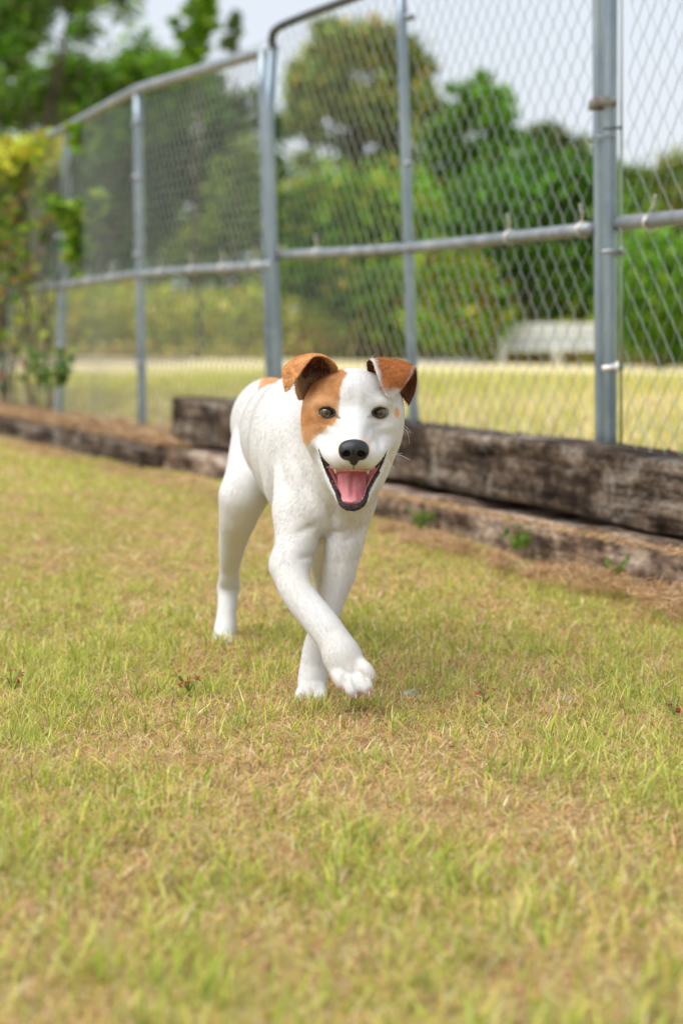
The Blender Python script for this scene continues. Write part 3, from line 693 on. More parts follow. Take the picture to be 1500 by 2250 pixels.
tree('leafy_shrub', 'dark green shrub with shady hollow behind the white bench', 'shrub', 1200, 790, 36,
     [(1130, 640, 60, 50), (1200, 640, 70, 60), (1270, 650, 60, 60), (1150, 710, 70, 50), (1240, 720, 80, 50), (1320, 690, 60, 70), (1100, 720, 50, 50)],
     6500, .18, GD+G1[:2]+GY[:1], seed=16, trunk=.07, gaps=.3, group='shrubs along the field edge')
tree('leafy_shrub', 'dark shrub in the gap behind the dog’s ears and the centre tube'.replace('’', ''), 'shrub', 790, 790, 28,
     [(700, 620, 60, 40), (770, 650, 60, 40), (840, 640, 60, 50), (900, 690, 50, 50), (850, 700, 50, 40), (650, 600, 50, 40)],
     6000, .15, GD+G1+AU[:2], seed=17, trunk=.07, gaps=.32, group='shrubs along the field edge')
tree('leafy_shrub', 'pale olive shrub seen through the fourth bay of the left fence', 'shrub', 520, 790, 31.5,
     [(500, 420, 36, 60), (545, 380, 34, 60), (480, 500, 60, 60), (550, 500, 55, 70), (440, 540, 50, 40), (520, 570, 70, 40)],
     5500, .15, GG+GY[:2]+[[.24, .29, .09]], seed=18, trunk=.07, gaps=.35, group='shrubs along the field edge')
# far wooded slope closing the view
def bank(name, label, D, prof, n, leaf, cols, seed, pxr=(-2600, 4300), thick=6):
    r = np.random.default_rng(seed); px = r.uniform(*pxr, n); top = np.interp(px, [q[0] for q in prof], [q[1] for q in prof])
    py = top + (800-top)*r.uniform(0, 1, n)**.8 - (800-top)*.55*(vnoise(np.stack([px*.012, px*0], -1), seed)-.35)*r.uniform(0, 1, n) + 18*(vnoise(np.stack([px*.06, px*0], -1), seed+1)-.5)
    dd = D + r.uniform(-thick/2, thick/2, n)
    c = P(px, py, dd); c[:, 2] = np.maximum(c[:, 2], .1)
    V, T, col = leaf_cloud(c, n, leaf, r, cols); tone = .7+.6*fbm(c/(leaf*14), seed+2)
    mb = MB(); mb.add(V, None, T, col*np.repeat(tone, 4)[:, None]); o = mb.build(name, M_leaf, None, False); tag(o, label, kind='stuff'); return o
bank('far_woodland', 'distant woodland closing the view behind the separate trees', 55, [(-500, 260), (0, 330), (300, 330), (560, 350), (650, 335), (900, 350), (1100, 370), (1230, 400), (1300, 440), (1500, 480), (2100, 400)], 52000, .42, GD+GG+G1[:1], 41, thick=10)
bank('tall_field_grass', 'band of tall yellow green weeds at the far edge of the field', 30, [(-500, 640), (130, 640), (330, 620), (560, 640), (640, 690), (760, 670), (880, 740), (1000, 720), (1120, 740), (1300, 690), (1400, 760), (2100, 740)], 56000, .2, DK(GY+GY+[[.62, .58, .14], [.66, .58, .18]], 1.05), 42, thick=3)
bank('field_edge_weeds', 'low tawny weeds just in front of the tall weed band', 28.7, [(-500, 770), (330, 755), (560, 762), (640, 735), (760, 700), (860, 770), (1080, 770), (1300, 780), (2100, 780)], 20000, .16, DK(GY[:1]+OR[:3]+[[.5, .42, .15]], 1.2), 43, thick=2)

# --- climbing vine on the far left of the fence
def vine():
    r = np.random.default_rng(90); root = empty('climbing_vine', fence_at(10.8, .1)); tag(root, 'yellow green climbing vine with a few red leaves covering the far left of the fence', 'vine')
    mb = MB(); pts = []
    for k in range(26):
        Yb = r.uniform(10.0, 12.8); z = .1; y_ = Yb; pl_ = []
        for q in range(16):
            pl_.append(fence_at(y_, z, r.uniform(.01, .05))); z += r.uniform(.06, .15); y_ += r.normal(0, .07)
            if z > 1.5: break
        pl_ = np.array(pl_); mb.tube(curve_pts(pl_, 3), .006, 5); pts.append(pl_)
    mb.build('stem', M_bark, root)
    allp = np.concatenate(pts); n = 3600; k = r.integers(0, len(allp), n); c = allp[k]+r.normal(0, 1, (n, 3))*np.array([.05, .09, .07])+fn*.0
    k2 = r.uniform(0, 1, n) < sstep(.55, 1.3, c[:, 2])*.85+.12; px, py = proj(c); k2 &= (px < 104-.012*np.maximum(py-330, 0)) | (r.uniform(0, 1, n) < .05)
    c = c[k2]
    m = 1100; yy = r.uniform(10.1, 13.0, m); c2 = np.array([fence_at(a, 1.50, 0) for a in yy]); c2 += r.normal(0, 1, (m, 3))*np.array([.08, .12, .045])-[0, 0, .01]
    V, T, col = leaf_cloud(c, len(c), .07, r, [[.14, .25, .03], [.24, .33, .04], [.34, .38, .05], [.08, .15, .02], [.38, .14, .08], [.27, .20, .09]], [.28, .25, .15, .17, .06, .09], .8)
    V2, T2, col2 = leaf_cloud(c2, m, .075, r, [[.58, .62, .05], [.66, .62, .07], [.44, .54, .05], [.62, .38, .07]], [.4, .3, .22, .08], .8)
    mb = MB(); mb.add(V, None, T, col); mb.add(V2, None, T2, col2)
    mb.build('leaves', M_leaf, root, False)
vine()
def sprig():
    r = np.random.default_rng(91); base = P(165, 640, 9.5); root = empty('vine_sprig', base); tag(root, 'bright green leafy sprig growing through the mesh beside the second post from the left', 'vine')
    paths = [[(160, 600), (165, 560), (160, 500), (140, 460), (118, 455)], [(165, 560), (185, 520), (205, 465), (228, 440)], [(162, 520), (175, 480), (180, 455)], [(168, 300), (180, 285), (183, 320)]]
    mb = MB(); cs = []
    for p_ in paths:
        w_ = curve_pts([P(a, b_, 9.5) for a, b_ in p_], 8); MB().tube(w_, .004, 5).build('stem', M_bark, root); cs.append(w_[3:])
    cs = np.concatenate(cs); n = 330; c = cs[r.integers(0, len(cs), n)]+r.normal(0, .022, (n, 3))
    V, T, col = leaf_cloud(c, n, .085, r, [[.28, .46, .04], [.20, .36, .03], [.38, .50, .06], [.11, .25, .02]], None, .7)
    mb = MB(); mb.add(V, None, T, col); mb.build('leaves', M_leaf, root, False)
sprig()
M_wstem = mat('weed_stem', (.2, .28, .06), .7)
def low_weeds(label, px, py, z, s, seed, n=60, cols=((.20, .34, .04), (.14, .26, .03))):
    r = np.random.default_rng(seed); c = lawn_pt(px, py, z); root = empty('weed_tuft', c); tag(root, label, 'weed')
    mb = MB(); az = r.uniform(0, 6.28, n); l = r.uniform(.3, 1, n)*s
    for a, q in zip(az[:10], l[:10]):
        d = np.array([math.cos(a)*.5, math.sin(a)*.5, r.uniform(.4, 1)]); mb.tube([c, c+d*q*.5, c+d*q], [.001, .0009, .0006], 3, False)
    so_ = mb.build('stem', M_wstem, root); so_['kind'] = 'stuff'
    pos = c+np.stack([np.cos(az)*.5, np.sin(az)*.5, r.uniform(.4, 1, n)], 1)*l[:, None]
    V, T, col = leaf_cloud(pos, n, s*.28, r, cols, None, .6); mb = MB(); mb.add(V, None, T, col); mb.build('leaves', M_leaf, root, False)
low_weeds('small green weed growing at the foot of the lower timber near the dog', 925, 1165, .04, .07, 70)
low_weeds('small green weed against the lower timber below the double post', 1138, 1212, .05, .08, 71)
low_weeds('tiny green seedling in the straw at the right of the heaps', 1358, 1262, .06, .05, 72, 30)
low_weeds('leafy weed at the foot of the second post from the left', 112, 860, .30, .22, 73, 90, ((.12, .22, .05), (.18, .28, .06)))
RED = ((.45, .12, .08), (.5, .22, .12), (.35, .30, .10))
for k, (px, py, s, lab) in enumerate(((415, 1520, .05, 'reddish weed sprig in the lawn left of the planted paws'), (28, 1515, .04, 'small red leaved weed at the left edge of the lawn'), (1062, 1545, .035, 'tiny red weed in the lawn right of the stepping paw'), (1480, 1570, .04, 'red brown weed at the right edge of the lawn'))):
    low_weeds(lab, px, py, .012, s, 74+k, 16, RED)

# --- white bench, slabs, stump, stones
M_white = mat('white_paint', (.80, .80, .74), .5); add_noise(M_white, [(.62, .62, .54), (.80, .80, .75), (.86, .86, .82)], 4, 5)
M_stone = mat('pale_stone', (.4, .38, .35), .85); add_noise(M_stone, [(.22, .20, .18), (.38, .35, .32), (.52, .50, .47)], 12, 6, (1, 1, 1), .5, 40)
def bench():
    D = 27.0; k_ = D/FPX; L = P(1094, 800, D); Rr = P(1345, 800, D); zt_ = zat(710, D); z0 = gz(np.array([L[0]]), np.array([D]))[0]
    root = empty('park_bench', ((L[0]+Rr[0])/2, D, z0)); tag(root, 'white painted slatted bench beyond the fence, partly behind the near double post', 'bench')
    x0, x1 = L[0], Rr[0]; W = x1-x0; xc = (x0+x1)/2; H = zt_-z0
    for k in range(4):
        mb = MB(); mb.box((xc, D+.22-.01*k, zt_-.045-k*.092), (W, .03, .082), None, .006); mb.build('backrest_slat', M_white, root)
    for k in range(4):
        mb = MB(); mb.box((xc, D-.22+k*.11, z0+H*.36), (W, .095, .035), None, .006); mb.build('seat_slat', M_white, root)
    for x in (x0+.04, xc, x1-.04):
        for (y_, h_) in ((D-.20, H*.36-.02), (D+.245, H-.03)):
            mb = MB(); mb.box((x, y_, z0+h_/2), (.09, .05, h_), None, .006); mb.build('leg', M_white, root)
    for x in (x0+.04, x1-.04):
        mb = MB(); mb.box((x, D, z0+H*.62), (.08, .48, .035), None, .006); mb.box((x, D-.21, z0+H*.49), (.07, .05, H*.24), None, .006); mb.build('armrest', M_white, root)
bench()
mb = MB(); a = P(985, 803, 25.5); mb.box((a[0], 25.5, zat(802, 25.5)), (.86, .6, .12), None, .02); o = mb.build('stone_slab', M_stone); tag(o, 'low pale slab lying in the field just right of the centre tube', 'slab')
xs = np.linspace(-14, -2, 40); V = np.concatenate([np.stack([xs, 24.5+.2*np.sin(xs*.7), gz(xs, xs*0+24.5)+.02], 1), np.stack([xs, 27+.3*np.sin(xs*.5+1), gz(xs, xs*0+27)+.02], 1)]); i = np.arange(39)
Mp = mat('dirt_track', (.5, .42, .3), .95); add_noise(Mp, [(.40, .32, .19), (.47, .39, .24), (.53, .45, .30)], 3, 6)
o = mesh_np('path', V, [np.stack([i, i+1, i+41, i+40], 1)], Mp); tag(o, 'pale dirt track crossing the field', kind='structure')
def lump(name, c, r3, m, label, cat, seed, n=24):
    u, v = np.meshgrid(np.linspace(0, 2*math.pi, n, endpoint=False), np.linspace(0, math.pi, n//2+1), indexing='ij')
    d = np.stack([np.cos(u)*np.sin(v), np.sin(u)*np.sin(v), np.cos(v)], -1); q = d*(1+.5*(fbm(d*1.6+seed, seed)-.5)[..., None])
    q = np.sign(q)*np.abs(q)**.85; V = (np.asarray(c)+q*np.asarray(r3)).reshape(-1, 3); nv = n//2+1
    a = (np.arange(n)[:, None]*nv+np.arange(nv-1)[None]).ravel(); b_ = (((np.arange(n)[:, None]+1) % n)*nv+np.arange(nv-1)[None]).ravel()
    o = mesh_np(name, V, [np.stack([a, a+1, b_+1, b_], 1)], m); tag(o, label, cat); return o
c = P(1478, 890, 13); lump('tree_stump', c, (.085, .09, .075), M_stone, 'grey brown stump in the field at the right edge beyond the fence', 'stump', 3)
for k, (px, py, s, lab) in enumerate(((1243, 1540, .018, 'grey stone half sunk in the lawn right of the dog'), (905, 1530, .022, 'flat grey stone in the grass beside the stepping paw'), (325, 1462, .010, 'small grey pebble in the lawn left of the dog'))):
    c = lawn_pt(px, py, .0); lump('stone', c+np.array([0, 0, -.001]), (s*.8, s*.8, s*.5), M_stone, lab, 'stone', 5+k, 16)
# fallen leaves on the lawn
def fallen(px, py, s, col, lab, seed):
    r = np.random.default_rng(seed); c = lawn_pt(px, py, .026); t = np.linspace(0, 2*math.pi, 12, endpoint=False); a0 = r.uniform(0, 6.28)
    x = np.cos(t)*s; y = np.sin(t)*s*.45*(1-.3*np.cos(t)); z = .25*s*np.cos(t*2)+.25*s; X = x*math.cos(a0)-y*math.sin(a0); Y = x*math.sin(a0)+y*math.cos(a0)
    V = np.concatenate([[c], c+np.stack([X, Y, z], 1)]); i = np.arange(12)
    cc = np.tile(col, (13, 1))*r.uniform(.8, 1.1, (13, 1)); o = mesh_np('fallen_leaf', V, [np.stack([0*i, i+1, (i+1) % 12+1], 1)], M_leaf, None, cc); tag(o, lab, 'leaf')
fallen(670, 1640, .012, (.62, .47, .14), 'yellow fallen leaf in the grass below the planted paw', 1)
fallen(155, 1400, .012, (.55, .42, .28), 'tan fallen leaf in the lawn left of the tall bent grass stalk', 2)
fallen(855, 1968, .009, (.75, .66, .20), 'yellow fallen leaf in the blurred foreground grass', 3)
fallen(145, 1430, .013, (.60, .42, .12), 'orange yellow fallen leaf lower left in the lawn', 4)
# tall pale stalks
def stalk(px, py, dx, h, lab, seed, m):
    c = lawn_pt(px, py, .0); k_ = c[1]/FPX; pts = curve_pts([c, c+[dx*k_*.35, 0, h*k_*.5], c+[dx*k_, 0, h*k_]], 8); mb = MB()
    mb.tube(pts, np.linspace(.0016, .0008, len(pts)), 5); o = mb.build('grass_stalk', m); tag(o, lab, 'grass stalk')
M_st = mat('stalk', (.48, .52, .22), .6)
stalk(255, 1432, -26, 95, 'single pale tall grass stalk leaning left in the lawn left of the dog', 1, M_st)
stalk(1320, 1990, -60, 110, 'pale green bent stalk in the blurred lower right lawn', 2, M_st)
# ------------------------------------------------------------------ the dog
D0 = 2.95
class Field:
    def __init__(s, ax):
        s.ax = ax; s.F = np.full([len(a) for a in ax], .06, np.float32)
    def sl(s, lo, hi): return tuple(slice(max(0, np.searchsorted(a, l)-1), min(len(a), np.searchsorted(a, h)+1)) for a, l, h in zip(s.ax, lo, hi))
    def grid(s, q): return np.stack(np.meshgrid(*[a[k] for a, k in zip(s.ax, q)], indexing='ij'), -1)
    def put(s, q, d, k):
        f = s.F[q]; h = np.clip(.5+.5*(d-f)/k, 0, 1) * 1.0
        # smooth min of f and d
        h = np.clip(.5+.5*(f-d)/k, 0, 1); s.F[q] = (f*(1-h)+d*h - k*h*(1-h)).astype(np.float32)
    def cone(s, a, b, ra, rb, k=.012):
        a, b = np.asarray(a), np.asarray(b); m = max(ra, rb)+k+.012
        q = s.sl(np.minimum(a, b)-m, np.maximum(a, b)+m); g = s.grid(q)
        ab = b-a; t = np.clip(((g-a)@ab)/(ab@ab+1e-12), 0, 1); d = np.linalg.norm(g-a-t[..., None]*ab, axis=-1)-(ra+(rb-ra)*t); s.put(q, d, k)
    def chain(s, pts, k=.012):
        """pts: (px, py, D, r_px)"""
        A = np.array([[*P(p[0], p[1], p[2]), p[3]*p[2]/FPX] for p in pts])
        if len(A) > 2:
            B = np.concatenate([2*A[:1]-A[1:2], A, 2*A[-1:]-A[-2:-1]]); out = []
            for j in range(1, len(B)-2):
                for t in np.linspace(0, 1, 5, endpoint=False): out.append(.5*(2*B[j]+(-B[j-1]+B[j+1])*t+(2*B[j-1]-5*B[j]+4*B[j+1]-B[j+2])*t*t+(-B[j-1]+3*B[j]-3*B[j+1]+B[j+2])*t**3))
            A = np.array(out+[B[-2]])
        w_ = [(a[:3], a[3]-(.0012 if A[0][2] < .48 and len(pts) > 2 else 0)) for a in A]
        for q_, ((a, ra), (b, rb)) in enumerate(zip(w_[:-1], w_[1:])): s.cone(a, b, ra, rb, k if q_ == 0 or len(pts) == 2 else min(k, .004+.15*k))
    def ell(s, c, r, k=.015, R=None):
        c = np.asarray(c); r = np.asarray(r, float); m = r.max()+k+.012; q = s.sl(c-m, c+m); g = s.grid(q)-c
        if R is not None: g = g@R
        k0 = np.linalg.norm(g/r, axis=-1); k1 = np.linalg.norm(g/r**2, axis=-1)+1e-9; s.put(q, k0*(k0-1)/k1, k)
    def sub(s, q, d, k=.003):
        f = s.F[q]; d = -d; h = np.clip(.5-.5*(f-d)/k, 0, 1); s.F[q] = (f*(1-h)+d*h + k*h*(1-h)).astype(np.float32)
    def mesh(s):
        F = s.F; ax = s.ax; ins = F < 0; c = np.zeros(tuple(n-1 for n in F.shape), np.uint8)
        for dx in (0, 1):
            for dy in (0, 1):
                for dz in (0, 1): c += ins[dx:F.shape[0]-1+dx, dy:F.shape[1]-1+dy, dz:F.shape[2]-1+dz]
        act = np.argwhere((c > 0) & (c < 8)); idx = np.full(c.shape, -1, np.int64); idx[tuple(act.T)] = np.arange(len(act))
        vs = np.zeros((len(act), 3)); cnt = np.zeros(len(act))
        corners = [(0, 0, 0), (1, 0, 0), (0, 1, 0), (1, 1, 0), (0, 0, 1), (1, 0, 1), (0, 1, 1), (1, 1, 1)]
        val = [F[act[:, 0]+a, act[:, 1]+b, act[:, 2]+d] for a, b, d in corners]
        pos = [np.stack([ax[0][act[:, 0]+a], ax[1][act[:, 1]+b], ax[2][act[:, 2]+d]], 1) for a, b, d in corners]
        for i in range(8):
            for j in range(i+1, 8):
                if sum(abs(x-y) for x, y in zip(corners[i], corners[j])) != 1: continue
                m = (val[i] < 0) != (val[j] < 0); t = np.where(m, val[i]/(val[i]-val[j]+1e-20), 0)[:, None]
                vs += np.where(m[:, None], pos[i]+(pos[j]-pos[i])*t, 0); cnt += m
        vs /= cnt[:, None]; Q = []
        for a in range(3):
            b, d = (a+1) % 3, (a+2) % 3; sl0 = [slice(None)]*3; sl1 = [slice(None)]*3; sl0[a] = slice(0, -1); sl1[a] = slice(1, None)
            cr = ins[tuple(sl0)] != ins[tuple(sl1)]; e = np.argwhere(cr); e = e[(e[:, b] > 0) & (e[:, d] > 0) & (e[:, b] < F.shape[b]-1) & (e[:, d] < F.shape[d]-1)]
            inside0 = ins[tuple(e.T)]; q = []
            for (ob, od) in ((-1, -1), (0, -1), (0, 0), (-1, 0)):
                g = e.copy(); g[:, b] += ob; g[:, d] += od; q.append(idx[tuple(g.T)])
            q = np.stack(q, 1); q = np.where(inside0[:, None], q, q[:, ::-1]); Q.append(q)
        Q = np.concatenate(Q)
        for it in range(10):       # light smoothing, more of it away from the face
            s_ = np.zeros_like(vs); n_ = np.zeros(len(vs))
            for k in range(4):
                np.add.at(s_, Q[:, k], vs[Q[:, (k+1) % 4]]+vs[Q[:, (k-1) % 4]]); np.add.at(n_, Q[:, k], 2)
            wk = .45 if it < 2 else np.where((vs[:, 1] < 3.03) & ((vs[:, 2] > .30) | (vs[:, 2] < .085)), 0, np.where(it < 5, .5, 0))[:, None]
            vs = vs*(1-wk)+s_/n_[:, None]*wk
        return vs, Q
    def sample(s, p):
        """trilinear, p (n,3)"""
        p = np.asarray(p); i = []; f = []
        for k in range(3):
            a = s.ax[k]; q = np.clip(np.searchsorted(a, p[:, k])-1, 0, len(a)-2); i.append(q); f.append(np.clip((p[:, k]-a[q])/(a[q+1]-a[q]), 0, 1))
        r = 0
        for dx in (0, 1):
            for dy in (0, 1):
                for dz in (0, 1):
                    r = r + (f[0] if dx else 1-f[0])*(f[1] if dy else 1-f[1])*(f[2] if dz else 1-f[2])*s.F[i[0]+dx, i[1]+dy, i[2]+dz]
        return r
def poly_sdf(px, py, poly):
    """signed distance in photo pixels, negative inside"""
    poly = np.asarray(poly, float); d = np.full(px.shape, 1e9); ins = np.zeros(px.shape, bool)
    for (x0, y0), (x1, y1) in zip(poly, np.roll(poly, -1, 0)):
        ex, ey = x1-x0, y1-y0; t = np.clip(((px-x0)*ex+(py-y0)*ey)/(ex*ex+ey*ey+1e-9), 0, 1)
        d = np.minimum(d, np.hypot(px-x0-ex*t, py-y0-ey*t)); c = (y0 > py) != (y1 > py)
        ins ^= c & (px < (x1-x0)*(py-y0)/((y1-y0) if y1 != y0 else 1e-9)+x0)
    return np.where(ins, -d, d)
def h(px, py, dd): return P(px, py, D0+dd)
PXM = D0/FPX
def build_dog():
    def seg(*parts): return np.concatenate([np.arange(a, b, s) for a, b, s in parts])
    ax = [seg((-.28, -.075, .0034), (-.075, .115, .0018), (.115, .15, .0034)),
          seg((2.80, 2.99, .0019), (2.99, 3.12, .0026), (3.12, 4.02, .005)),
          seg((-.02, .27, .0032), (.27, .535, .0019), (.535, .56, .004))]
    f = Field(ax)
    # trunk
    f.ell(P(662, 975, 3.37), (.090, .20, .118), .02)
    f.ell(P(622, 955, 3.53), (.076, .17, .095), .03)
    f.ell(P(597, 930, 3.67), (.073, .12, .084), .03)
    f.ell(P(712, 1060, 3.17), (.070, .085, .098), .03)
    # neck and throat
    f.chain([(700, 950, 3.24, 84), (755, 930, 3.09, 88)], .03)
    f.chain([(745, 1010, 3.17, 78), (760, 1040, 3.07, 62)], .03)
    f.chain([(780, 1010, 3.15, 62), (773, 1110, 3.12, 44)], .02)
    f.chain([(735, 1060, 3.12, 40), (738, 1140, 3.10, 26)], .02)     # breast bone
    f.ell(P(690, 1120, 3.115), (.030, .035, .045), .014); f.ell(P(770, 1110, 3.12), (.027, .035, .045), .014)   # breast muscles
    f.ell(P(612, 1010, 3.235), (.030, .040, .085), .010)     # shoulder blade muscle
    # shoulders
    f.chain([(652, 960, 3.26, 50), (640, 1060, 3.17, 42), (642, 1130, 3.13, 40)], .012)
    # hind leg, image left
    f.chain([(588, 920, 3.68, 62), (572, 970, 3.62, 62), (549, 1055, 3.52, 54), (532, 1095, 3.50, 46)], .03)
    f.chain([(532, 1095, 3.50, 46), (523, 1138, 3.52, 40), (514, 1178, 3.57, 31.5), (508, 1215, 3.61, 26), (503, 1262, 3.67, 20.5)], .02)
    f.chain([(503, 1262, 3.67, 21), (502, 1288, 3.705, 23), (499, 1335, 3.685, 21), (495, 1382, 3.665, 22)], .012)
    f.chain([(508, 1262, 3.72, 12), (512, 1288, 3.745, 15)], .012)
    f.chain([(495, 1382, 3.665, 22), (490, 1408, 3.63, 27)], .012)
    for tx, ty in ((472, 1416), (485, 1422), (499, 1422), (511, 1416)): f.chain([(490+(tx-490)*.6, 1402, 3.62, 12), (tx, ty, 3.585, 11)], .005)
    # hind leg, image right (mostly hidden)
    f.chain([(668, 970, 3.68, 56), (690, 1070, 3.56, 46), (700, 1150, 3.55, 38)], .03)
    f.chain([(700, 1150, 3.55, 38), (706, 1235, 3.63, 26), (712, 1300, 3.76, 19), (714, 1345, 3.76, 19), (714, 1375, 3.72, 23)], .012)
    for tx in (700, 711, 723): f.chain([(714, 1378, 3.70, 10), (tx, 1388, 3.66, 9)], .005)
    # tail
    f.chain([(596, 880, 3.78, 18), (606, 930, 3.88, 14), (618, 1000, 3.92, 8)], .02)
    # stepping fore leg
    f.chain([(650, 1120, 3.13, 47), (651, 1190, 3.10, 46), (635, 1243, 3.06, 38)], .02)
    f.chain([(635, 1243, 3.06, 38), (652, 1300, 3.02, 35), (700, 1362, 2.98, 35), (732, 1405, 2.955, 34), (754, 1448, 2.94, 36)], .022)
    f.chain([(612, 1262, 3.10, 14), (622, 1285, 3.08, 10)], .015)
    f.chain([(754, 1448, 2.94, 36), (770, 1478, 2.93, 34)], .018)
    for (a, b, ra, rb, c_, d_) in ((742, 1478, 14, 12, 752, 1504), (757, 1490, 17, 14.5, 777, 1519), (781, 1484, 17, 14.5, 806, 1514), (789, 1462, 15, 11.5, 814, 1486)):
        dz = -.03 if ra > 15 else -.015
        f.chain([(a, b, 2.93, ra+1), ((a+c_)/2, (b+d_)/2-2, 2.918+dz*.4, ra), (c_, d_, 2.918+dz*.8, rb-.8)], .012)
    # planted fore leg
    f.chain([(768, 1120, 3.15, 44), (757, 1185, 3.12, 42), (744, 1265, 3.11, 32)], .02)
    f.chain([(744, 1265, 3.11, 32), (724, 1335, 3.10, 27), (705, 1390, 3.09, 26), (694, 1430, 3.085, 28), (688, 1475, 3.08, 29), (685, 1505, 3.065, 31)], .015)
    f.chain([(704, 1440, 3.11, 14), (702, 1455, 3.12, 9)], .01)
    for (a, c_, d_, rr) in ((668, 660, 1530, 12), (679, 675, 1541, 14), (693, 693, 1543, 14), (703, 707, 1532, 11.5)):
        f.chain([(a, 1508, 3.055, rr), ((a+c_)/2, 1522, 3.04, rr+1), (c_, d_, 3.028, rr)], .0065)
    # head ------------------------------------------------------------
    f.ell(h(776, 884, .065), (.0735, .080, .0505), .012)
    f.ell(h(776, 868, .020), (.046, .048, .036), .02)
    f.ell(h(776, 905, .030), (.067, .050, .045), .02)
    f.ell(h(702, 940, .052), (.027, .050, .044), .02); f.ell(h(848, 940, .052), (.0255, .050, .044), .02)
    for sx in (-1, 1):
        f.ell(h(776+sx*55, 884, -.006), (.020, .015, .009), .012)        # brow
        f.ell(h(776+sx*58, 936, .006), (.020, .020, .014), .016)        # under the eye
        f.ell(h(776+sx*68, 968, .012), (.012, .014, .012), .014)        # mouth corner puff
        f.chain([(776+sx*58, 978, D0+.0, 25), (776+sx*46, 996, D0-.035, 25), (777+sx*27, 1004, D0-.066, 27.5)], .012)  # flews
    f.chain([(776, 912, D0-.004, 38), (777, 950, D0-.040, 34), (777, 978, D0-.076, 27)], .018)
    f.chain([(776, 950, D0-.012, 48), (777, 996, D0-.066, 34)], .014)
    f.chain([(777, 985, D0-.084, 25), (777, 1006, D0-.080, 20)], .010)
    # lower jaw
    f.chain([(718, 1000, D0+.028, 24), (737, 1052, D0-.004, 22), (757, 1090, D0-.034, 20)], .010)
    f.chain([(834, 1000, D0+.028, 22), (812, 1052, D0-.004, 20), (792, 1090, D0-.034, 20)], .010)
    f.chain([(760, 1095, D0-.040, 20), (789, 1095, D0-.040, 20)], .010)
    f.chain([(775, 1030, D0+.045, 56), (774, 1080, D0-.008, 32)], .012)
    f.chain([(773, 1030, D0+.075, 66), (762, 1085, D0+.15, 58)], .03)
    f.ell(h(776, 1000, .085), (.055, .06, .05), .03)
    # creases and folds of the skin over muscle
    def dent(x0, y0, x1, y1, rp, depth, Dlo, Dhi):
        a, b = P(x0, y0, (Dlo+Dhi)/2), P(x1, y1, (Dlo+Dhi)/2); m = rp*3*Dhi/FPX+.02
        q = f.sl(np.minimum(a, b)-[m, 0, m]-[0, (Dhi-Dlo)/2, 0], np.maximum(a, b)+[m, 0, m]+[0, (Dhi-Dlo)/2, 0]); g = f.grid(q); X, Y = proj(g)
        ex, ey = x1-x0, y1-y0; t = np.clip(((X-x0)*ex+(Y-y0)*ey)/(ex*ex+ey*ey), 0, 1); d = np.hypot(X-x0-ex*t, Y-y0-ey*t)
        e = np.sin(np.clip(t, .0, 1)*math.pi*.8+.3)
        w_ = sstep(Dlo, Dlo+.02, g[..., 1])*sstep(Dhi, Dhi-.02, g[..., 1]); f.F[q] += (depth*np.exp(-(d/rp)**2)*e*w_).astype(np.float32)
    dent(550, 915, 562, 1060, 16, .0014, 3.30, 3.64); dent(594, 950, 602, 1120, 14, .0020, 3.10, 3.42); dent(524, 970, 540, 1070, 13, .0012, 3.45, 3.8)
    dent(655, 1010, 690, 1120, 10, .004, 3.0, 3.3); dent(733, 1105, 729, 1170, 11, .0045, 2.95, 3.2); dent(700, 1150, 640, 1178, 9, .004, 3.0, 3.2)
    dent(655, 1228, 702, 1216, 6, .0045, 2.98, 3.2); dent(790, 1170, 745, 1195, 8, .003, 3.0, 3.2)
    dent(690, 1330, 742, 1432, 5, .0016, 2.88, 3.02); dent(712, 1395, 750, 1378, 9, .0016, 2.88, 3.02); dent(494, 1300, 492, 1370, 5, .0018, 3.6, 3.75); dent(478, 1262, 530, 1256, 10, .0022, 3.55, 3.8)
    dent(760, 1180, 722, 1330, 6, .0016, 3.0, 3.15); dent(596, 1240, 606, 1252, 14, -.0025, 2.98, 3.2); dent(476, 1288, 482, 1292, 12, -.0025, 3.6, 3.8); dent(526, 1284, 524, 1296, 10, -.003, 3.6, 3.8)
    dent(776, 838, 776, 895, 8, .0012, 2.85, 3.05); dent(716, 990, 722, 958, 6, .0030, 2.85, 3.03); dent(836, 990, 830, 958, 6, .0030, 2.85, 3.03)
    dent(690, 925, 745, 942, 7, .0020, 2.85, 3.03); dent(862, 925, 808, 942, 7, .0020, 2.85, 3.03); dent(752, 968, 738, 930, 8, .0020, 2.82, 3.0); dent(802, 968, 815, 930, 8, .0020, 2.82, 3.0)
    dent(772, 1490, 788, 1528, 3.2, .0035, 2.84, 2.96); dent(755, 1488, 765, 1516, 3.2, .0030, 2.84, 2.96); dent(793, 1476, 809, 1500, 3.2, .0030, 2.84, 2.96)
    # mouth cavity
    mouth = [(702, 991), (710, 1009), (726, 1025), (742, 1031), (775, 1030), (808, 1031), (824, 1026), (838, 1012), (847, 995), (842, 1015), (832, 1035), (819, 1057), (806, 1082), (802, 1100), (790, 1109), (774, 1111), (757, 1108), (748, 1098), (744, 1085), (734, 1065), (718, 1035), (708, 1010)]
    q = f.sl(h(690, 1125, -.14), h(860, 975, .08)); g = f.grid(q); mpx, mpy = proj(g); dd = g[..., 1]-D0
    ms = poly_sdf(mpx, mpy, mouth); deep = .018 - .046*sstep(1020, 1108, mpy) ; db = deep - .026*(1-sstep(0, 14, -ms)) 
    f.sub(q, np.maximum(ms*PXM, dd-db), .003)
    # eye openings
    eyes = []
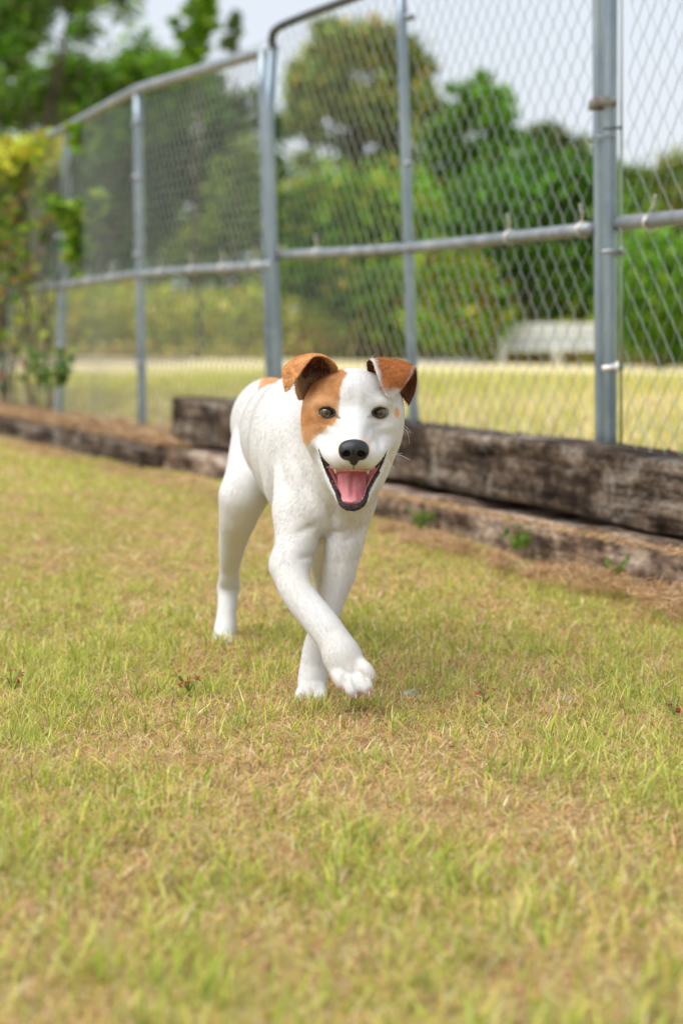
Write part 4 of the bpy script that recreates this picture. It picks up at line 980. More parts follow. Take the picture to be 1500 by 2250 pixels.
    for (ex, ey, wx, wy, tl) in ((719, 906, 16.0, 11.3, .14), (834, 906.5, 15.0, 10.8, -.08)):
        dds = np.linspace(-.08, .08, 400); s_ = f.sample(np.array([h(ex, ey, d_) for d_ in dds])); dsurf = dds[np.argmax(s_ < 0)]
        q = f.sl(h(ex-40, ey+40, dsurf-.04), h(ex+40, ey-40, dsurf+.03)); g = f.grid(q); a, b = proj(g); a = a-ex; b = b-ey
        a2 = a*math.cos(tl)+b*math.sin(tl); b2 = -a*math.sin(tl)+b*math.cos(tl)
        al = (np.abs(a2/wx)**1.7+np.abs(b2/wy)**2.0)**(1/1.8)-1
        f.sub(q, np.maximum(al*wy*PXM, (g[..., 1]-D0)-(dsurf+.012)), .0035)
        eyes.append((ex, ey, wx, wy, tl, dsurf))
    vs, Q = f.mesh()
    return f, vs, Q, mouth, eyes
dog_f, dV, dQ, mouth_poly, eye_info = build_dog()
def mesh_normals(V, Q):
    n = np.cross(V[Q[:, 2]]-V[Q[:, 0]], V[Q[:, 3]]-V[Q[:, 1]]); vn = np.zeros_like(V)
    for k in range(4): np.add.at(vn, Q[:, k], n)
    return vn/(np.linalg.norm(vn, axis=1)[:, None]+1e-12)
dN = mesh_normals(dV, dQ)
WHITE = np.array([.655, .65, .637]); TAN = np.array([.66, .355, .15]); TAN_L = np.array([.84, .58, .33]); TAN_D = np.array([.42, .15, .04])
PATCH = [(735, 800), (764, 822), (757, 830), (751, 842), (747, 858), (748, 878), (745, 900), (744, 918), (733, 930), (722, 936), (712, 948), (697, 957), (687, 966), (676, 978), (640, 990), (600, 940), (600, 780), (700, 760)]
def coat(p):
    """coat colour at world points"""
    p = np.asarray(p, float); px, py = proj(p); dd = p[:, 1]-D0; n = len(p)
    n1 = vnoise(p*160, 5)-.5; n2 = fbm(p*45, 6)-.5; c = np.tile(WHITE, (n, 1))*(1+.03*n2[:, None])
    warm = sstep(.36, .18, p[:, 2])*.5*np.clip(fbm(p*14, 8)-.38, 0, 1)*3; c = c*(1-warm[:, None]*np.array([.03, .07, .14]))
    head = (dd < .125) & (p[:, 2] > .30)
    def blend(m, col):
        nonlocal c
        m = np.clip(m, 0, 1)[:, None]; c = c*(1-m)+col*m
    n3 = vnoise(p*420, 15)-.5; jx = px+n1*8+n2*8+n3*7; jy = py+n1*6+n2*8+n3*9
    d = poly_sdf(jx, jy, PATCH); m = np.where(head, sstep(4, -4, d), 0)
    tcol = TAN*(.6+.8*(fbm(p*70, 12)))[:, None]
    t2 = np.maximum(sstep(34, 0, np.abs(py-888)+np.abs(px-700)*.2), sstep(925, 955, py))[:, None]; tcol = tcol*(1-.75*t2)+TAN_L*.75*t2
    t3 = sstep(885, 850, py)[:, None]*sstep(690, 665, px)[:, None]; tcol = tcol*(1-.6*t3)+TAN_D*.6*t3
    blend(m, tcol)
    blend(np.where(head, sstep(1.3, .7, np.hypot((px+n2*5-871)/5.5, (py+n2*5-907)/11)), 0), TAN*1.15)
    blend(np.where(head, .5*sstep(9, 0, np.abs(np.hypot(px-777, py-990)-37))*sstep(12, 25, np.abs(px-777))*sstep(1010, 985, py), 0), np.array([.80, .55, .42]))
    # coat turns greyer under the nose, down to the lip edge
    blend(np.where(head & (dd < -.04), .45*sstep(1012, 1026, py)*sstep(40, 22, np.abs(px-776)), 0), np.array([.30, .28, .26]))
    def segd(x0, y0, x1, y1):
        ex, ey = x1-x0, y1-y0; t = np.clip(((px-x0)*ex+(py-y0)*ey)/(ex*ex+ey*ey), 0, 1); return np.hypot(px-x0-ex*t, py-y0-ey*t)
    blend(np.where(head, .75*sstep(5, 1.5, segd(732, 912, 745, 918)), 0), np.array([.16, .11, .09]))
    blend(np.where(head, .6*sstep(6, 1.5, segd(822, 913, 810, 917)), 0), np.array([.30, .27, .27]))
    for (ex, ey, ww) in ((719, 908, 21), (834, 908, 20)): blend(np.where(head, .55*sstep(1.25, .9, np.hypot((px-ex)/ww, (py-ey)/15)), 0), np.array([.20, .15, .13]))
    # spot on the back
    b_ = P(612, 826, 3.62); q = np.hypot((p[:, 0]-b_[0])/.034, (p[:, 1]-b_[1])/.12); blend(np.where(p[:, 2] > b_[2]-.05, sstep(1.08, .94, q+n2*.3), 0), TAN*.95)
    # pink between the toes of the lifted paw
    for (a, b, r_) in ((752, 1512, 9), (790, 1527, 12), (812, 1515, 9)):
        blend(np.where((p[:, 1] < 2.97) & (p[:, 2] < .1), .6*sstep(r_, r_*.4, np.hypot(px-a, py-b)), 0), np.array([.62, .30, .25]))
    return c
def body_color(p):
    c = coat(p); px, py = proj(p); ms = poly_sdf(px, py, mouth_poly); dd = p[:, 1]-D0; inside = (p[:, 2] > .28) & (ms < 1.2) & (dd < .06) & (dd > -.075)
    inner = np.array([.95, .50, .50])*(.7+.5*fbm(p*120, 3))[:, None]
    c = np.where((inside & (ms < -.5))[:, None], inner, c)
    rim = (p[:, 2] > .28) & (dd < .05) & (ms > -4) & (ms < np.where(py > 1036, 4.2, 1.2)) & (py > 1005) & ((py > 1038) | (np.abs(px-774) > 50)) ; c = np.where(rim[:, None], np.where((fbm(p*260, 4) > .40)[:, None], np.array([.03, .018, .02]), np.array([.22, .10, .11])), c)
    for (ex, ey, wx, wy, tl, ds) in eye_info:
        a = px-ex; b = py-ey; a2 = a*math.cos(tl)+b*math.sin(tl); b2 = -a*math.sin(tl)+b*math.cos(tl); al = (np.abs(a2/wx)**1.7+np.abs(b2/wy)**2.0)**(1/1.8)
        m = (al < 1.20) & (p[:, 2] > .3) & (dd < .03); c = np.where(m[:, None], np.array([.025, .02, .02]), c)
    return c, inside & (ms < 1.0)
M_coat = mat('dog_skin', rough=.75, spec=.2, attr=True, sss=.0)
_n = M_coat.node_tree; _c = _n.nodes.new('ShaderNodeTexCoord'); _m = _n.nodes.new('ShaderNodeMapping'); _m.inputs['Scale'].default_value = (1, .6, .30)
_t = _n.nodes.new('ShaderNodeTexNoise'); _t.inputs['Scale'].default_value = 420; _t.inputs['Detail'].default_value = 3; _b = _n.nodes.new('ShaderNodeBump'); _b.inputs['Strength'].default_value = .22; _b.inputs['Distance'].default_value = .0012
_n.links.new(_c.outputs['Object'], _m.inputs['Vector']); _n.links.new(_m.outputs[0], _t.inputs['Vector']); _n.links.new(_t.outputs['Fac'], _b.inputs['Height']); _n.links.new(_b.outputs[0], _n.nodes['Principled BSDF'].inputs['Normal'])
dog = empty('dog', (float(P(700, 1500, 3.2)[0]), 3.25, 0.0))
tag(dog, 'white dog with tan ears and eye patch walking open mouthed over the lawn', 'dog')
bc, in_mouth = body_color(dV)
body = mesh_np('body', dV, [dQ], M_coat, dog, bc)

# ears: folded leaf shaped flaps
def spline_grid(G, nu=26, nv=34):
    G = np.asarray(G, float); 
    def interp(A, n):
        m = len(A); A = np.concatenate([2*A[:1]-A[1:2], A, 2*A[-1:]-A[-2:-1]]); t = np.linspace(0, m-1-1e-6, n); k = t.astype(int); f = (t-k).reshape((-1,)+(1,)*(A.ndim-1))
        a, b, c, d = A[k], A[k+1], A[k+2], A[k+3]; return .5*(2*b+(-a+c)*f+(2*a-5*b+4*c-d)*f*f+(-a+3*b-3*c+d)*f**3)
    G = interp(G, nv); return np.swapaxes(interp(np.swapaxes(G, 0, 1), nu), 0, 1)
M_ear = mat('ear_skin', rough=.7, spec=.25, attr=True)
def ear(rows, colf, label, thick=.0032):
    G = spline_grid([[h(*q) for q in r_] for r_ in rows]); nv, nu = G.shape[:2]
    du = np.gradient(G, axis=1); dv = np.gradient(G, axis=0); N = np.cross(du, dv); N /= np.linalg.norm(N, axis=-1)[..., None]+1e-9
    # taper thickness to the rim
    u = np.linspace(-1, 1, nu)[None]; v = np.linspace(0, 1, nv)[:, None]; th = thick*(.25+.75*np.sqrt(np.clip(1-np.abs(u)**4, 0, 1)))*(.4+.6*np.clip((1-v)*5, 0, 1))
    A = G+N*th[..., None]/2; B = G-N*th[..., None]/2; V = np.concatenate([A.reshape(-1, 3), B.reshape(-1, 3)]); o = nv*nu
    i = (np.arange(nv-1)[:, None]*nu+np.arange(nu-1)[None]).ravel(); Qs = [np.stack([i, i+1, i+nu+1, i+nu], 1), np.stack([i+o, i+nu+o, i+nu+1+o, i+1+o], 1)]
    for e in (np.arange(nu-1), (nv-1)*nu+np.arange(nu-1)): Qs.append(np.stack([e, e+o, e+1+o, e+1], 1))
    for e in (np.arange(nv-1)*nu, np.arange(nv-1)*nu+nu-1): Qs.append(np.stack([e, e+nu, e+nu+o, e+o], 1))
    uu = np.broadcast_to(u, (nv, nu)).ravel(); vv = np.broadcast_to(v, (nv, nu)).ravel()
    C = np.concatenate([colf(A.reshape(-1, 3), uu, vv, 0), colf(B.reshape(-1, 3), uu, vv, 1)])
    Q = np.concatenate(Qs); ob = mesh_np('ear', V, [Q], M_ear, dog, C); ob['label'] = label
    return ob, V, Q, C, np.concatenate([N.reshape(-1, 3), -N.reshape(-1, 3)])
rowsL = [[(742, 830, .030), (722, 846, .050), (700, 862, .060), (676, 876, .056), (656, 878, .040)],
         [(742, 815, .020), (722, 822, .052), (700, 838, .066), (672, 856, .062), (650, 862, .040)],
         [(737, 801, .010), (716, 801, .046), (692, 808, .064), (664, 824, .062), (646, 838, .046)],
         [(718, 785, .002), (702, 781, .026), (680, 783, .044), (655, 792, .046), (636, 806, .038)],
         [(692, 782, -.006), (678, 782, .004), (660, 786, .018), (640, 795, .028), (622, 810, .030)],
         [(676, 796, -.008), (664, 796, -.002), (650, 802, .006), (634, 812, .012), (621, 824, .018)],
         [(656, 824, -.006), (649, 826, -.002), (641, 830, .003), (631, 836, .008), (623, 842, .012)],
         [(638, 854, .002), (635, 856, .003), (632, 858, .004), (629, 860, .005), (626, 861, .006)]]
rowsR = [[(812, 826, .026), (840, 838, .046), (866, 856, .054), (886, 874, .052), (898, 890, .040)],
         [(806, 808, .020), (838, 818, .048), (866, 830, .060), (892, 846, .060), (910, 864, .044)],
         [(806, 796, .010), (836, 800, .040), (866, 806, .054), (894, 816, .058), (915, 836, .044)],
         [(812, 790, .000), (840, 790, .022), (868, 793, .036), (893, 799, .042), (913, 812, .036)],
         [(819, 796, -.012), (842, 795, -.002), (866, 797, .010), (889, 801, .016), (909, 808, .020)],
         [(826, 818, -.020), (844, 816, -.016), (864, 817, -.010), (884, 819, -.004), (903, 824, .004)],
         [(836, 846, -.022), (849, 846, -.022), (863, 847, -.018), (877, 846, -.014), (890, 844, -.006)],
         [(847, 868, -.020), (853, 872, -.021), (859, 874, -.020), (866, 872, -.018), (873, 866, -.014)]]
def colL(p, u, v, side):
    n = fbm(p*90, 7); c = TAN[None]*(.65+.7*n)[:, None]
    fl = sstep(.5, .72, v)
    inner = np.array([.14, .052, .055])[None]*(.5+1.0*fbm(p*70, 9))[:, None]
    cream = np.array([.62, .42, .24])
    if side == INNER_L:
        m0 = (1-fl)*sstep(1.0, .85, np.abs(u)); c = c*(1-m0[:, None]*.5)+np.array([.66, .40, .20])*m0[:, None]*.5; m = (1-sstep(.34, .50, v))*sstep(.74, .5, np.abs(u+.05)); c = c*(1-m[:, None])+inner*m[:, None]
        px, py = proj(p); m2 = np.clip(((fbm(p*110, 15) > .48) & (py > 832) & (v < .5))*.8 + ((v < .45) & (np.abs(u) > .6) & (fbm(p*90, 25) > .45))*.5, 0, .9)
        c = c*(1-m2[:, None])+cream*m2[:, None]
    else: c = c*1.05
    return c
def colR(p, u, v, side):
    n = fbm(p*90, 7); c = np.array([[.47, .185, .06]])*(.6+.75*n)[:, None]; px, py = proj(p)
    if side != INNER_R:
        e = np.maximum(sstep(826+.28*(py-790)+4, 819+.28*(py-790), px+(n-.5)*8), sstep(848, 862, py+(n-.5)*16)*.9)
        e = np.maximum(e, .45*sstep(.80, .97, u)); e = e*sstep(.40, .5, v)
        c = c*(1-e[:, None])+WHITE*e[:, None]
        base = sstep(.5, .3, v)*sstep(-.2, -.6, u); c = c*(1-base[:, None])+WHITE*base[:, None]
    else:
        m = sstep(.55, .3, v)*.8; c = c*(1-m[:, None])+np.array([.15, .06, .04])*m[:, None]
    return c
INNER_L, INNER_R = 0, 0
EARS = []
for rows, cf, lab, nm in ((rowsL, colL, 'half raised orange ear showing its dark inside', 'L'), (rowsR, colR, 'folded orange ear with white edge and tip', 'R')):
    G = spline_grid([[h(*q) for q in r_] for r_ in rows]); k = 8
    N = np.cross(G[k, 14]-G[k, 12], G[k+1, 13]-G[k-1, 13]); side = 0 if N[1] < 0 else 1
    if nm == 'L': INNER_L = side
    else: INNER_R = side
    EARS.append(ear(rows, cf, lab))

# nose
def small_field(c, half, step): return Field([np.arange(c[k]-half[k], c[k]+half[k], step) for k in range(3)])
M_nose = mat('nose_leather', (.012, .012, .014), .42, spec=.5)
tx = M_nose.node_tree; vo = tx.nodes.new('ShaderNodeTexVoronoi'); vo.inputs['Scale'].default_value = 900; bp = tx.nodes.new('ShaderNodeBump'); bp.inputs['Strength'].default_value = .35; bp.inputs['Distance'].default_value = .0006
cc = tx.nodes.new('ShaderNodeTexCoord'); tx.links.new(cc.outputs['Object'], vo.inputs['Vector']); tx.links.new(vo.outputs['Distance'], bp.inputs['Height']); tx.links.new(bp.outputs[0], tx.nodes['Principled BSDF'].inputs['Normal'])
nf = small_field(h(777, 995, -.098), (.03, .03, .03), .0009)
nf.ell(h(777, 984, -.097), (.0200, .016, .0125), .006)
nf.ell(h(760, 992, -.096), (.0105, .015, .0125), .006); nf.ell(h(794, 992, -.096), (.0105, .015, .0125), .006)
nf.chain([(777, 995, D0-.104, 14), (777, 1014, D0-.100, 9)], .006)
for sx in (-1, 1):
    q = tuple(slice(0, None) for _ in range(3)); g = nf.grid(q)
    for (a, b, r_) in ((777+sx*15, 997, 7.6), (777+sx*21, 1000, 6.2), (777+sx*28, 998, 4.0)):
        nf.sub(q, np.linalg.norm((g-h(a, b, -.110))*np.array([1, .5, 1.15]), axis=-1)-r_*PXM, .0012)
g = nf.grid(q); nf.sub(q, np.maximum(np.abs(proj(g)[0]-777)-.9, (990-proj(g)[1]))*PXM+np.maximum(0, (g[..., 1]-D0+.112)), .001)
nV, nQ = nf.mesh(); mesh_np('nose', nV, [nQ], M_nose, dog)
mb = MB(); mb.tube([h(777, 1012, -.108), h(777, 1022, -.103), h(776, 1031, -.094)], [.0011, .0009, .0007], 6); mb.build('philtrum', M_nose, dog)

# eyes
def eye_mat(c):
    m = bpy.data.materials.new('eye'); m.use_nodes = True; n = m.node_tree; b = n.nodes['Principled BSDF']; b.inputs['Roughness'].default_value = .04; b.inputs['Coat Weight'].default_value = 1; b.inputs['Coat Roughness'].default_value = .01
    t = n.nodes.new('ShaderNodeAttribute'); t.attribute_name = 'col'; n.links.new(t.outputs['Color'], b.inputs['Base Color']); return m
M_eye = eye_mat(None); M_lid = mat('eyelid_skin', (.018, .014, .014), .42, spec=.5)
for (ex, ey, wx, wy, tl, ds) in eye_info:
    R = .0118; c = h(ex+.5, ey, ds+.0098); look = CAM-c; look /= np.linalg.norm(look); nu_, nv_ = 48, 40
    a = np.cross(look, [0, 0, 1.]); a /= np.linalg.norm(a); b = np.cross(a, look); th = np.linspace(0, math.pi, nv_); ph = np.linspace(0, 2*math.pi, nu_, endpoint=False)
    T_, P_ = np.meshgrid(th, ph, indexing='ij'); bulge = 1+.03*np.exp(-(T_/.45)**2)
    V = c+R*bulge[..., None]*(np.cos(T_)[..., None]*look+np.sin(T_)[..., None]*(np.cos(P_)[..., None]*a+np.sin(P_)[..., None]*b)); V = V.reshape(-1, 3)
    t_ = T_.ravel(); ir = .80; col = np.zeros((len(V), 3)); fib = .75+.5*vnoise(np.stack([P_.ravel()*9, t_*6], -1), 2)
    col[:] = np.array([.06, .04, .035]); m = t_ < ir; col[m] = (np.array([.10, .045, .018])*fib[:, None])[m]; col[(t_ > ir*.86) & (t_ < ir*1.12)] = (.02, .014, .012); col[t_ < ir*.42] = (.003, .003, .004)
    i = (np.arange(nv_-1)[:, None]*nu_+np.arange(nu_)[None]).ravel(); j = (np.arange(nv_-1)[:, None]*nu_+((np.arange(nu_)+1) % nu_)[None]).ravel()
    mesh_np('eye', V, [np.stack([i, i+nu_, j+nu_, j], 1)], M_eye, dog, col)
    # lid rim
    an = np.linspace(0, 2*math.pi, 49)[:-1]; X = np.sign(np.cos(an))*np.abs(np.cos(an))**(2/1.7)*wx*1.02; Yv = np.sign(np.sin(an))*np.abs(np.sin(an))*wy*1.02
    px = ex+X*math.cos(tl)-Yv*math.sin(tl); py = ey+X*math.sin(tl)+Yv*math.cos(tl); pts = []
    for x_, y_ in zip(px, py):
        dds = np.linspace(-.08, .08, 300); s_ = dog_f.sample(np.array([h(x_+(x_-ex)*.10, y_+(y_-ey)*.10, d_) for d_ in dds])); k = np.argmax(s_ < 0); pts.append(h(x_, y_, min(max(dds[k], ds-.006), ds+.008)+.0005))
    pts = np.array(pts)
    for _ in range(3): pts = (np.roll(pts, 1, 0)+pts*2+np.roll(pts, -1, 0))/4
    pts = np.concatenate([pts, pts[:1]]); mb = MB(); rr = .0015+.0009*np.clip(np.sin(np.linspace(0, 2*math.pi, 49)), 0, 1); mb.tube(pts, rr, 8, False); mb.build('eyelid', M_lid, dog)

# tongue, lips, teeth
M_tongue = mat('tongue', (.70, .27, .27), .34, spec=.5, sss=.2); add_noise(M_tongue, [(.55, .15, .18), (.68, .23, .26), (.78, .33, .34)], 60, 5, (1, .4, .3), .3, 700)
prof = [(1018, .020, 24), (1030, .010, 30), (1045, -.004, 31.5), (1060, -.017, 31.5), (1075, -.029, 31.5), (1088, -.040, 30.5), (1096, -.047, 27), (1102, -.052, 20), (1106, -.053, 10)]
us = np.linspace(-1, 1, 23); rows = []
pr_ = spline_grid(np.array([[q, q] for q in prof]), 2, 34)[:, 0]
for (yy, dd_, hw_) in pr_:
    groove = .0060*np.exp(-(us/.15)**2)*sstep(1104, 1085, yy); z = dd_ - .0065*(1-us**2*1.0)**1 + groove
    rows.append([h(772.5+u_*hw_, yy+3.0*u_*u_-2, zz) for u_, zz in zip(us, z)])
G = np.array(rows); nv, nu = G.shape[:2]; B = G+np.array([0, .004, -.003])*1.0
V = np.concatenate([G.reshape(-1, 3), B.reshape(-1, 3)]); o_ = nv*nu; i = (np.arange(nv-1)[:, None]*nu+np.arange(nu-1)[None]).ravel()
Qs = [np.stack([i, i+1, i+nu+1, i+nu], 1), np.stack([i+o_, i+nu+o_, i+nu+1+o_, i+1+o_], 1)]
e = (nv-1)*nu+np.arange(nu-1); Qs.append(np.stack([e, e+1, e+1+o_, e+o_], 1))
for e in (np.arange(nv-1)*nu, np.arange(nv-1)*nu+nu-1): Qs.append(np.stack([e, e+nu, e+nu+o_, e+o_], 1))
mesh_np('tongue', V, Qs, M_tongue, dog)
M_lip = mat('lip_skin', (.035, .022, .024), .5, spec=.3)
add_noise(M_lip, [(.02, .014, .016), (.04, .026, .03), (.11, .05, .06)], 220, 4, (1, 1, 1), .5, 500, (.42, .7))
def surf_dd(px, py, lo=-.13):
    dds = np.linspace(lo, .09, 420); s_ = dog_f.sample(np.array([h(px, py, d_) for d_ in dds])); k = int(np.argmax(s_ < 0)); return dds[k] if s_[k] < 0 else None
def lip(pts, rs, outer=True):
    q_ = []
    for (a, b, d_) in pts:
        k = 1.04 if outer and b > 1000 else 1.0; s_ = surf_dd(774+(a-774)*k, (1035+(b-1035)*k) if b > 1035 else b-(3 if b < 1003 else 0))
        q_.append((a, b, min(d_, s_-.0004) if (s_ is not None and s_ > d_-.035) else d_))
    c = curve_pts([h(*q) for q in q_], 8); t = np.linspace(0, len(rs)-1, len(c)); r_ = np.interp(t, np.arange(len(rs)), rs)*PXM
    c = c + (np.stack([vnoise(c*400, 3), vnoise(c*400, 4), vnoise(c*400, 5)], 1)-.5)*.0012
    mb = MB(); mb.tube(c, r_*(.95+.3*vnoise(c*500, 8)), 9); return mb.build('lip', M_lip, dog)
lip([(700, 987, -.012), (704, 1001, -.012), (711, 1021, -.010), (720, 1042, -.010), (730, 1064, -.024), (739, 1082, -.036), (743, 1095, -.046), (750, 1108, -.056), (761, 1114, -.061), (774, 1116, -.062), (788, 1113, -.061), (799, 1105, -.055), (804, 1093, -.045), (808, 1076, -.034), (818, 1057, -.023), (829, 1037, -.012), (838, 1018, -.010), (845, 1002, -.012), (849, 991, -.012)],
    [1.2, 1.6, 2.0, 2.2, 2.6, 3.0, 3.8, 5.0, 6.2, 6.6, 6.2, 5.0, 3.8, 3.2, 2.8, 2.2, 1.8, 1.4, 1.0])
lip([(700, 987, -.012), (707, 1003, -.020), (716, 1014, -.028), (726, 1022, -.045)], [1.3, 1.5, 1.2, .6], False)
lip([(849, 991, -.012), (842, 1007, -.020), (834, 1017, -.028), (825, 1024, -.045)], [1.3, 1.4, 1.2, .6], False)
M_gum = mat('gum', (.62, .24, .24), .35, spec=.5, sss=.2)
mb = MB(); mb.tube(curve_pts([h(748, 1094, -.040), h(757, 1105, -.050), h(773, 1109, -.053), h(789, 1105, -.050), h(799, 1093, -.040)], 6), 4.2*PXM, 8); mb.build('gum', M_gum, dog)
M_tooth = mat('tooth', (.60, .50, .36), .35, spec=.4)
def tooth(px, py, dd_, r_, hgt, up=1):
    a = h(px, py, dd_); mb = MB(); mb.tube([a, a+[0, -.0005, up*hgt*.6*PXM], a+[0, -.001, up*hgt*PXM]], [r_*PXM, r_*.8*PXM, r_*.25*PXM], 8); mb.build('tooth', M_tooth, dog)
for k, t in enumerate(np.linspace(-1, 1, 8)):
    tooth(773+t*17, 1107-3.5*t*t, -.0565+.004*t*t, 2.1, 4.2)
tooth(751, 1098, -.048, 2.6, 6); tooth(796, 1098, -.048, 2.6, 6)
tooth(737.5, 1030, -.026, 4.4, 11, -1); tooth(807.5, 1031, -.026, 4.4, 11, -1)
for t in (): tooth(719+t*18, 1038+t*34, -.004-.030*t, 1.9, 3.2); tooth(829-t*18, 1036+t*32, -.004-.030*t, 1.9, 3.2)
# claws
M_claw = mat('claw', (.42, .30, .26), .6)
for (x, y, d_) in ((754, 1513, 2.895), (782, 1532, 2.872), (811, 1526, 2.872), (819, 1489, 2.888), (660, 1543, 3.012), (675, 1555, 3.008), (694, 1557, 3.008), (709, 1544, 3.012)):
    a = P(x, y, d_); mb = MB(); mb.tube([a+[0, .006, .003], a+[0, 0, 0], a+[0, -.003, -.0025]], [.0014, .0012, .0005], 6); mb.build('claw', M_claw, dog)

# ------------------------------------------------------------------ short coat of hair
def fur(name, V, Q, N, n, length, colf, flow, mask=None, seed=0, rad=.00022, parent=None, lift=.45):
    r = np.random.default_rng(seed); a, b, c, d = (V[Q[:, k]] for k in range(4)); area = np.linalg.norm(np.cross(c-a, d-b), axis=1)/2
    wgt = area.copy()
    if mask is not None: wgt = wgt*mask(((a+b+c+d)/4))
    k = r.choice(len(Q), n, p=wgt/wgt.sum()); s_, t_ = r.uniform(0, 1, n)[:, None], r.uniform(0, 1, n)[:, None]
    def bil(A): return (A[Q[k, 0]]*(1-s_)+A[Q[k, 1]]*s_)*(1-t_)+(A[Q[k, 3]]*(1-s_)+A[Q[k, 2]]*s_)*t_
    p = bil(V); nn = bil(N); nn /= np.linalg.norm(nn, axis=1)[:, None]+1e-9; fl = flow(p); fl = fl+r.normal(0, .16, fl.shape); fl -= nn*(fl*nn).sum(1)[:, None]; fl /= np.linalg.norm(fl, axis=1)[:, None]+1e-9
    L = (length(p) if callable(length) else length)*r.uniform(.6, 1.25, n); L = L[:, None] if np.ndim(L) else L
    lf = lift*r.uniform(.3, 1.7, (n, 1)); d1 = nn*lf+fl; d1 /= np.linalg.norm(d1, axis=1)[:, None]
    d2 = nn*lf*.4+fl; d2 /= np.linalg.norm(d2, axis=1)[:, None]
    pts = np.stack([p-nn*.0006, p+d1*L*.33, p+d1*L*.33+d2*L*.35, p+d1*L*.33+d2*L*.67], 1)
    off = np.zeros(3); q = parent
    while q is not None: off += np.array(q.location); q = q.parent
    hc = bpy.data.hair_curves.new(name); hc.add_curves([4]*n); hc.attributes['position'].data.foreach_set('vector', (pts-off).astype(np.float32).ravel())
    ra = hc.attributes.get('radius') or hc.attributes.new('radius', 'FLOAT', 'POINT'); ra.data.foreach_set('value', np.tile(np.array([1, .9, .65, .2], np.float32)*rad, n))
    cd = colf(p); wh = sstep(.35, .6, cd[:, 2])[:, None]; cd = cd*(1+(r.uniform(-.24, .20, (n, 1)))*(1-wh*.75)); ca = hc.attributes.new('col', 'FLOAT_COLOR', 'CURVE'); c4 = np.ones((n, 4), np.float32); c4[:, :3] = np.clip(cd, 0, 1); ca.data.foreach_set('color', c4.ravel())
    hc.materials.append(M_fur); o = bpy.data.objects.new(name, hc); sc.collection.objects.link(o); o.parent = parent; o['kind'] = 'stuff'; return o
M_fur = mat('fur', rough=.9, spec=.06, attr=True, trans=.25)
nose_w = h(777, 990, -.10)
def flow_body(p):
    hd = (p[:, 1] < D0+.12) & (p[:, 2] > .29); a = p-nose_w; a[:, 2] *= 1.0; a = a/(np.linalg.norm(a, axis=1)[:, None]+1e-9)
    b = np.tile(np.array([-.30, .55, -1.0]), (len(p), 1)); lg = sstep(.27, .2, p[:, 2])[:, None]; b = b*(1-lg)+np.array([.05, .05, -1.0])*lg
    b = b+(np.stack([vnoise(p*12, 1), vnoise(p*12, 2), vnoise(p*12, 3)], 1)-.5)*.35
    return np.where(hd[:, None], a, b)
def fur_mask(p):
    px, py = proj(p); ms = poly_sdf(px, py, mouth_poly); dd = p[:, 1]-D0; w_ = np.ones(len(p)); w_[(p[:, 2] > .28) & (ms < np.where(py > 1030, 6.5, 3.0)) & (dd < .06)] = 0; w_[(p[:, 2] > .28) & (dd < .1) & (np.hypot((px-735)/120, (py-880)/110) < 1) & (poly_sdf(px, py, PATCH) < 0)] *= 9
    for (ex, ey, wx, wy, tl, ds) in eye_info: w_[(np.hypot((px-ex)/wx, (py-ey)/wy) < 1.30) & (dd < .05) & (p[:, 2] > .3)] = 0
    w_[(np.hypot((px-777)/31, (py-992)/26) < 1) & (dd < 0) & (p[:, 2] > .3)] = 0
    w_[p[:, 1] < 3.1] *= 1.8; return w_
def fur_len(p):
    hd = (p[:, 1] < D0+.10) & (p[:, 2] > .29); px, py = proj(p); mz = np.clip(np.linalg.norm(p-nose_w, axis=1)/.10, .35, 1)
    l = np.where(hd, .0046*mz, .0066); return np.where(p[:, 2] < .22, .0045, l)
fur('fur', dV, dQ, dN, 200000, fur_len, coat, flow_body, fur_mask, 1, .000085, dog, .20)
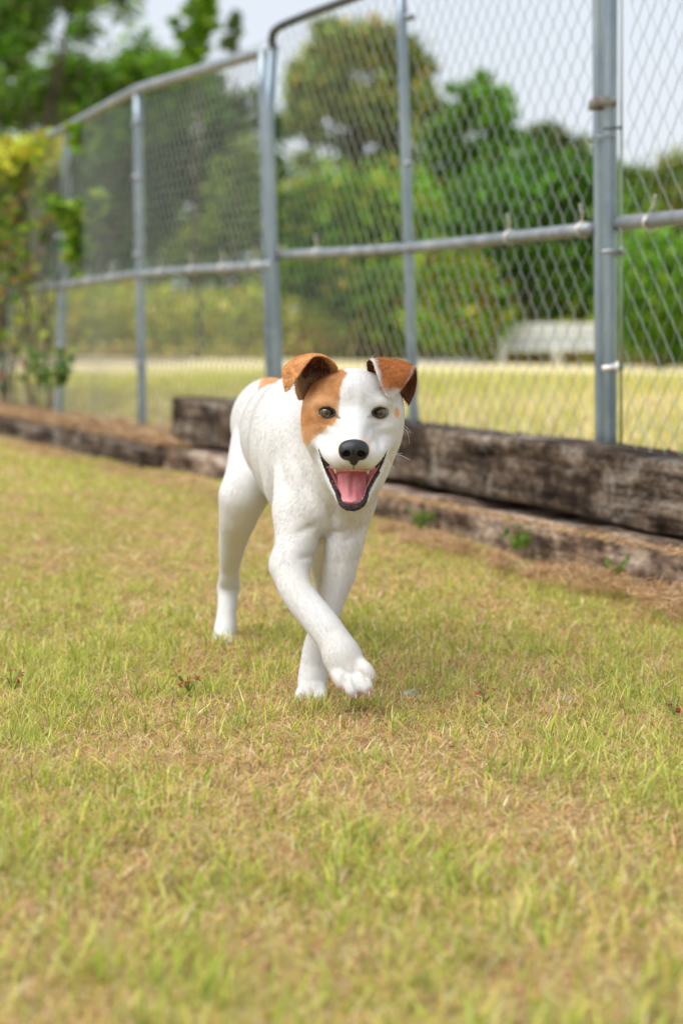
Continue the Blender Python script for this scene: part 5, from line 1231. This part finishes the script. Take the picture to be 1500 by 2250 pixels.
for (ob, V, Q, C, N), nm in zip(EARS, 'LR'):
    Nn = mesh_normals(V, Q)
    if (Nn*N).sum() < 0: Nn = -Nn
    from_kd = C
    r0 = np.random.default_rng(3); cen = (V[Q[:, 0]]+V[Q[:, 2]])/2
    def colfn(p, V=V, C=C):
        out = np.zeros((len(p), 3)); 
        for s_ in range(0, len(p), 2000):
            k = np.argmin(((p[s_:s_+2000, None]-V[None])**2).sum(-1), 1); out[s_:s_+2000] = C[k]
        return out
    tip = h(630, 860, 0) if nm == 'L' else h(858, 872, -.02)
    fur('fur', V, Q, Nn, 16000, .0040, colfn, lambda p, tip=tip: (tip-p), None, 5, .00018, ob, .25)
ob, V, Q, C, N = EARS[0]
def tuft_mask(p):
    px, py = proj(p); return ((px > 650) & (px < 742) & (py > 822) & (p[:, 1] < D0+.068)).astype(float)*sstep(815, 850, py)+((px > 676) & (px < 738) & (py < 815) & (py > 792))*.25
fur('ear_hair', V, Q, np.where(mesh_normals(V, Q)[:, 1:2] > 0, -1, 1)*mesh_normals(V, Q), 1000, .013, lambda p: np.tile(np.array([.72, .55, .36]), (len(p), 1)), lambda p: np.tile(np.array([.35, -.5, .9]), (len(p), 1)), tuft_mask, 8, .00016, ob, .5)
# whiskers
def whiskers():
    mw = mat('whisker', (.85, .85, .82), .4)
    r = np.random.default_rng(9); W = [((858, 1000, -.01), (900, 1011, -.03), (878, 1000, -.02)), ((862, 992, .0), (885, 996, -.01), (873, 996, 0)), ((882, 938, .02), (899, 976, .01), (895, 950, .01)), ((884, 935, .02), (902, 952, .0), (894, 940, .01)), ((850, 1010, -.01), (853, 1034, -.02), (855, 1020, -.02)),
        ((664, 930, .02), (632, 926, .01), (648, 929, .01)), ((714, 1008, -.03), (676, 1022, -.04), (694, 1010, -.04)), ((835, 1010, -.04), (866, 1030, -.05), (852, 1014, -.05)), ((815, 788, -.0), (824, 778, -.01), (819, 782, -.0))]
    for a, b, m in W:
        pts = curve_pts([h(*a), h(*m), h(*b)], 6); MB().tube(pts, np.linspace(.0003, .00012, len(pts)), 4, False).build('whisker', mw, dog)
whiskers()
